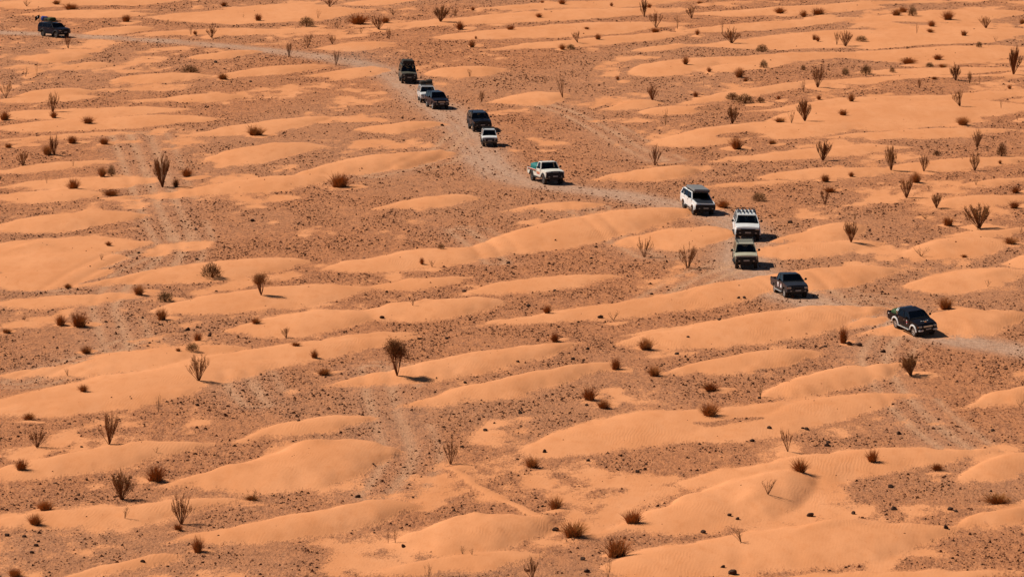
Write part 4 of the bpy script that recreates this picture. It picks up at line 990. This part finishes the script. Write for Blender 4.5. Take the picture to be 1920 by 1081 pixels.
DOMES = [dome_meshes(400 + i, 620) for i in range(5)]
BARES = [bare_mesh(500 + i, (8, 11, 6, 9)[i % 4]) for i in range(6)]
TREES = {745: tree_meshes(61, True), 490: tree_meshes(62, False)}

NAMES = {'f': 'broom_shrub', 'g': 'broom_shrub', 't': 'grass_tuft', 'o': 'desert_bush', 's': 'bare_shrub', 'T': 'small_tree'}
CATS = {'f': 'shrub', 'g': 'shrub', 't': 'grass tuft', 'o': 'bush', 's': 'shrub', 'T': 'tree'}
GROUPS = {'f': 'broom shrubs dotted over the plain', 'g': 'broom shrubs dotted over the plain', 't': 'dry grass tufts dotted over the plain', 'o': 'olive bushes dotted over the plain', 's': 'bare twiggy shrubs', 'T': 'small desert trees'}
LOOK = {'f': ('upright fan-shaped broom shrub', 'fan-shaped broom shrubs'), 'g': ('dense dark broom shrub', 'dense dark broom shrubs'), 't': ('rust-brown dry grass tuft', 'rust-brown grass tufts'),
        'o': ('grey-olive domed bush', 'grey-olive domed bushes'), 's': ('bare twiggy shrub', 'bare twiggy shrubs'), 'T': ('small desert tree', 'trees')}
VNAME = {'black_pickup': 'the black pickup', 'grey_pickup': 'the dark grey pickup', 'beige_suv': 'the beige car', 'slat_suv': 'the white car with roof slats', 'tent_suv': 'the white car with roof tent',
         'teal_pickup': 'the pickup with teal load', 'small_white': 'the small white car', 'black_suv': 'the black car with aerial', 'blue_suv': 'the blue-grey car', 'silver_suv': 'the silver car',
         'aerial_suv': 'the boxy green car', 'flag_suv': 'the car flying a flag'}
ORD = ['first', 'second', 'third', 'fourth', 'fifth', 'sixth', 'seventh', 'eighth', 'ninth', 'tenth', 'eleventh', 'twelfth', 'thirteenth', 'fourteenth', 'fifteenth', 'sixteenth', 'seventeenth', 'eighteenth', 'nineteenth', 'twentieth']
ROWN = ['along the top edge', 'in the upper part', 'in the middle', 'in the lower part', 'along the bottom']
COLN = ['far left', 'left of centre', 'centre', 'right of centre', 'far right']
def cell(px, py): return (min(4, int(py / PH * 5.0)) if py > 60 else 0), min(4, int(px / PW * 5))
def side_of(px, py, q):
    dx, dy = px - q[0], py - q[1]
    if abs(dx) > 1.3 * abs(dy): return 'right of' if dx > 0 else 'left of'
    return 'in front of' if dy > 0 else 'behind'
def make_labels(items, look):
    """items: (px, py, kind). A plant close to a car is named by it when no other of its kind is nearer on that side, else by its place among its kind in that part of the picture."""
    out = [None] * len(items); used = set()
    for key, vname in VNAME.items():
        q = VEH[key][2]; best = {}
        for i, (px, py, k) in enumerate(items):
            dd = math.hypot(px - q[0], (py - q[1]) * 1.3)
            if dd < 200:
                b = (k, side_of(px, py, q))
                if b not in best or dd < best[b][0]: best[b] = (dd, i)
        for (k, sd), (dd, i) in sorted(best.items(), key=lambda t: t[1][0]):
            if out[i] is None: out[i] = f'{look[k][0]} nearest to {vname}, {sd} it' if sd in ('behind', 'in front of') else f'{look[k][0]} nearest {sd} {vname}'
    cells = {}
    for i, (px, py, k) in enumerate(items):
        cells.setdefault((k,) + cell(px, py), []).append(i)
    for (k, r_, c_), ids in cells.items():
        ids.sort(key=lambda i: items[i][0])
        for n_, i in enumerate(ids):
            if out[i] is not None: continue
            place = f'{ROWN[r_]}, {COLN[c_]}' if r_ != 2 or c_ != 2 else 'in the very middle of the photo'
            if len(ids) == 1: out[i] = f'only {look[k][0]} {place}'
            elif n_ == 0: out[i] = f'leftmost of the {look[k][1]} {place}'
            elif n_ == len(ids) - 1: out[i] = f'rightmost of the {look[k][1]} {place}'
            else: out[i] = f'{ORD[min(n_, 19)]} from left of the {look[k][1]} {place}'
    return out
SPECIAL = {(745, 704): 'small tree with bare V-shaped trunks and dark tangled crown, biggest plant in the photo', (490, 553): 'round-crowned small tree with short thick trunk on sand, left half',
           (305, 351): 'tallest brown broom shrub in the left half, with a small tuft at its foot', (1836, 428): 'broad rounded dark broom shrub at the right edge, wider than any other shrub',
           (397, 520): 'big grey-olive domed bush on sand just left of the round-crowned tree', (1870, 942): 'very wide low grass tuft at the lower right edge', (1080, 1005): 'wide orange-brown grass clump beside the big sand dome near the bottom',
           (1900, 140): 'tall ragged dark broom shrub at the right edge, upper part', (1055, 183): 'tall bare shrub leaning left beside a small dune, top centre', (357, 138): 'wide dark olive bush on the crest of a small dune, upper left'}
plabels = make_labels([(p[0], p[1], p[4]) for p in PLANTS], LOOK)
prnd = random.Random(9)
for i, (px, py, hh, ww, k) in enumerate(PLANTS):
    g = ground_at(px, py); s_ = ppm(py); hm, wm = hh / s_ * (1.13 if k in 'fg' else 1.2 if k == 't' else 1.04), ww / s_
    lab = SPECIAL.get((px, py), plabels[i]); rz = prnd.random() * 6.28; v = prnd.randrange(100)
    if k in 'ts':
        me = (TUFTS if k == 't' else BARES)[v % len(TUFTS if k == 't' else BARES)]
        o = link(NAMES[k], me)
    else:
        o = empty(NAMES[k])
        a, b = {'f': FANS, 'g': DENSE, 'o': DOMES}[k][v % len({'f': FANS, 'g': DENSE, 'o': DOMES}[k])] if k != 'T' else TREES[px]
        link('trunk' if k == 'T' else 'stems', a, o); link('crown' if k == 'T' else 'twigs', b, o)['kind'] = 'stuff'
        if k == 'T': rz = .3
    o.location = g; o.rotation_euler = (prnd.uniform(-.05, .05), prnd.uniform(-.05, .05), rz); wk = wm * {'T': 1.0, 't': 1.22}.get(k, 1.14)
    o.scale = (wk, wk, hm)
    tag(o, lab, CATS[k], GROUPS[k])

# ------------------------------------------------------------------ single dark rocks
def rock_mesh(seed):
    bm = bmesh.new(); bmesh.ops.create_icosphere(bm, subdivisions=2, radius=.5); r = random.Random(seed)
    pl = [Vector((r.gauss(0, 1), r.gauss(0, 1), r.gauss(.3, 1))).normalized() for _ in range(7)]; cut = [r.uniform(.28, .42) for _ in pl]
    for v in bm.verts:
        for n_, c_ in zip(pl, cut):
            d_ = v.co.dot(n_)
            if d_ > c_: v.co -= n_ * (d_ - c_)
        v.co += Vector((r.gauss(0, .015), r.gauss(0, .015), r.gauss(0, .015)))
    me = bpy.data.meshes.new('rock'); bm.to_mesh(me); bm.free(); me.materials.append(M_ROCK); return me
M_ROCK = principled('dark_rock', (.065, .032, .019), .9, spec=.1, vary=.4, scale=4)
RM = [rock_mesh(700 + i) for i in range(6)]
rlook = {'r': ('dark angular rock', 'dark angular rocks')}
rlabels = make_labels([(x, y, 'r') for x, y, w in ROCKS], rlook)
for i, (px, py, w) in enumerate(ROCKS):
    g = ground_at(px, py); o = link('rock', RM[i % len(RM)]); s_ = w / ppm(py) * 1.15
    o.location = g + Vector((0, 0, s_ * .16)); o.scale = (s_, s_ * .8, s_ * prnd.uniform(.55, .8)); o.rotation_euler = (prnd.uniform(-.3, .3), prnd.uniform(-.3, .3), prnd.random() * 6.28)
    tag(o, rlabels[i], 'rock', 'single dark rocks on the plain')

# ------------------------------------------------------------------ faint dust hanging over the track behind the boxy green car
def dust_cloud(name, path, r0, r1, dens, label):
    m, n, l = new_mat('dust_in_air')
    o = n.new('ShaderNodeOutputMaterial'); v = n.new('ShaderNodeVolumePrincipled'); v.inputs['Color'].default_value = (.80, .66, .52, 1); v.inputs['Anisotropy'].default_value = .3
    tc = n.new('ShaderNodeTexCoord'); nz = n.new('ShaderNodeTexNoise'); nz.inputs['Scale'].default_value = .22; nz.inputs['Detail'].default_value = 3; l.new(tc.outputs['Object'], nz.inputs['Vector'])
    gr = n.new('ShaderNodeTexCoord'); mp = n.new('ShaderNodeMapping'); mp.inputs['Location'].default_value = (-1, -1, -1); mp.inputs['Scale'].default_value = (2, 2, 2); l.new(gr.outputs['Generated'], mp.inputs['Vector'])
    gt = n.new('ShaderNodeTexGradient'); gt.gradient_type = 'SPHERICAL'; l.new(mp.outputs[0], gt.inputs[0])
    a = n.new('ShaderNodeMapRange'); a.inputs[1].default_value = .35; a.inputs[2].default_value = .75; l.new(nz.outputs['Fac'], a.inputs[0])
    b = n.new('ShaderNodeMath'); b.operation = 'MULTIPLY'; l.new(a.outputs[0], b.inputs[0]); l.new(gt.outputs['Fac'], b.inputs[1])
    c = n.new('ShaderNodeMath'); c.operation = 'MULTIPLY'; l.new(b.outputs[0], c.inputs[0]); c.inputs[1].default_value = dens; l.new(c.outputs[0], v.inputs['Density'])
    l.new(v.outputs[0], o.inputs['Volume'])
    A, Bp = at(*path[0]), at(*path[1]); mid = (A + Bp) / 2; d_ = Bp - A
    bm = bmesh.new(); bmesh.ops.create_icosphere(bm, subdivisions=3, radius=1.0)
    for q in bm.verts: q.co = Vector((q.co.x * d_.length / 2, q.co.y * r0, q.co.z * r1))
    ob = obj(name, bm, m, None, True); ob.location = (mid.x, mid.y, zat(mid.x, mid.y) + r1 * .8); ob.rotation_euler = (0, 0, math.atan2(d_.y, d_.x)); ob['kind'] = 'stuff'; ob['label'] = label; ob['category'] = 'dust'
dust_cloud('dust_cloud', ((590, 112), (768, 146)), 5.0, 1.5, .055, 'faint pale dust hanging over the track behind the boxy green car')
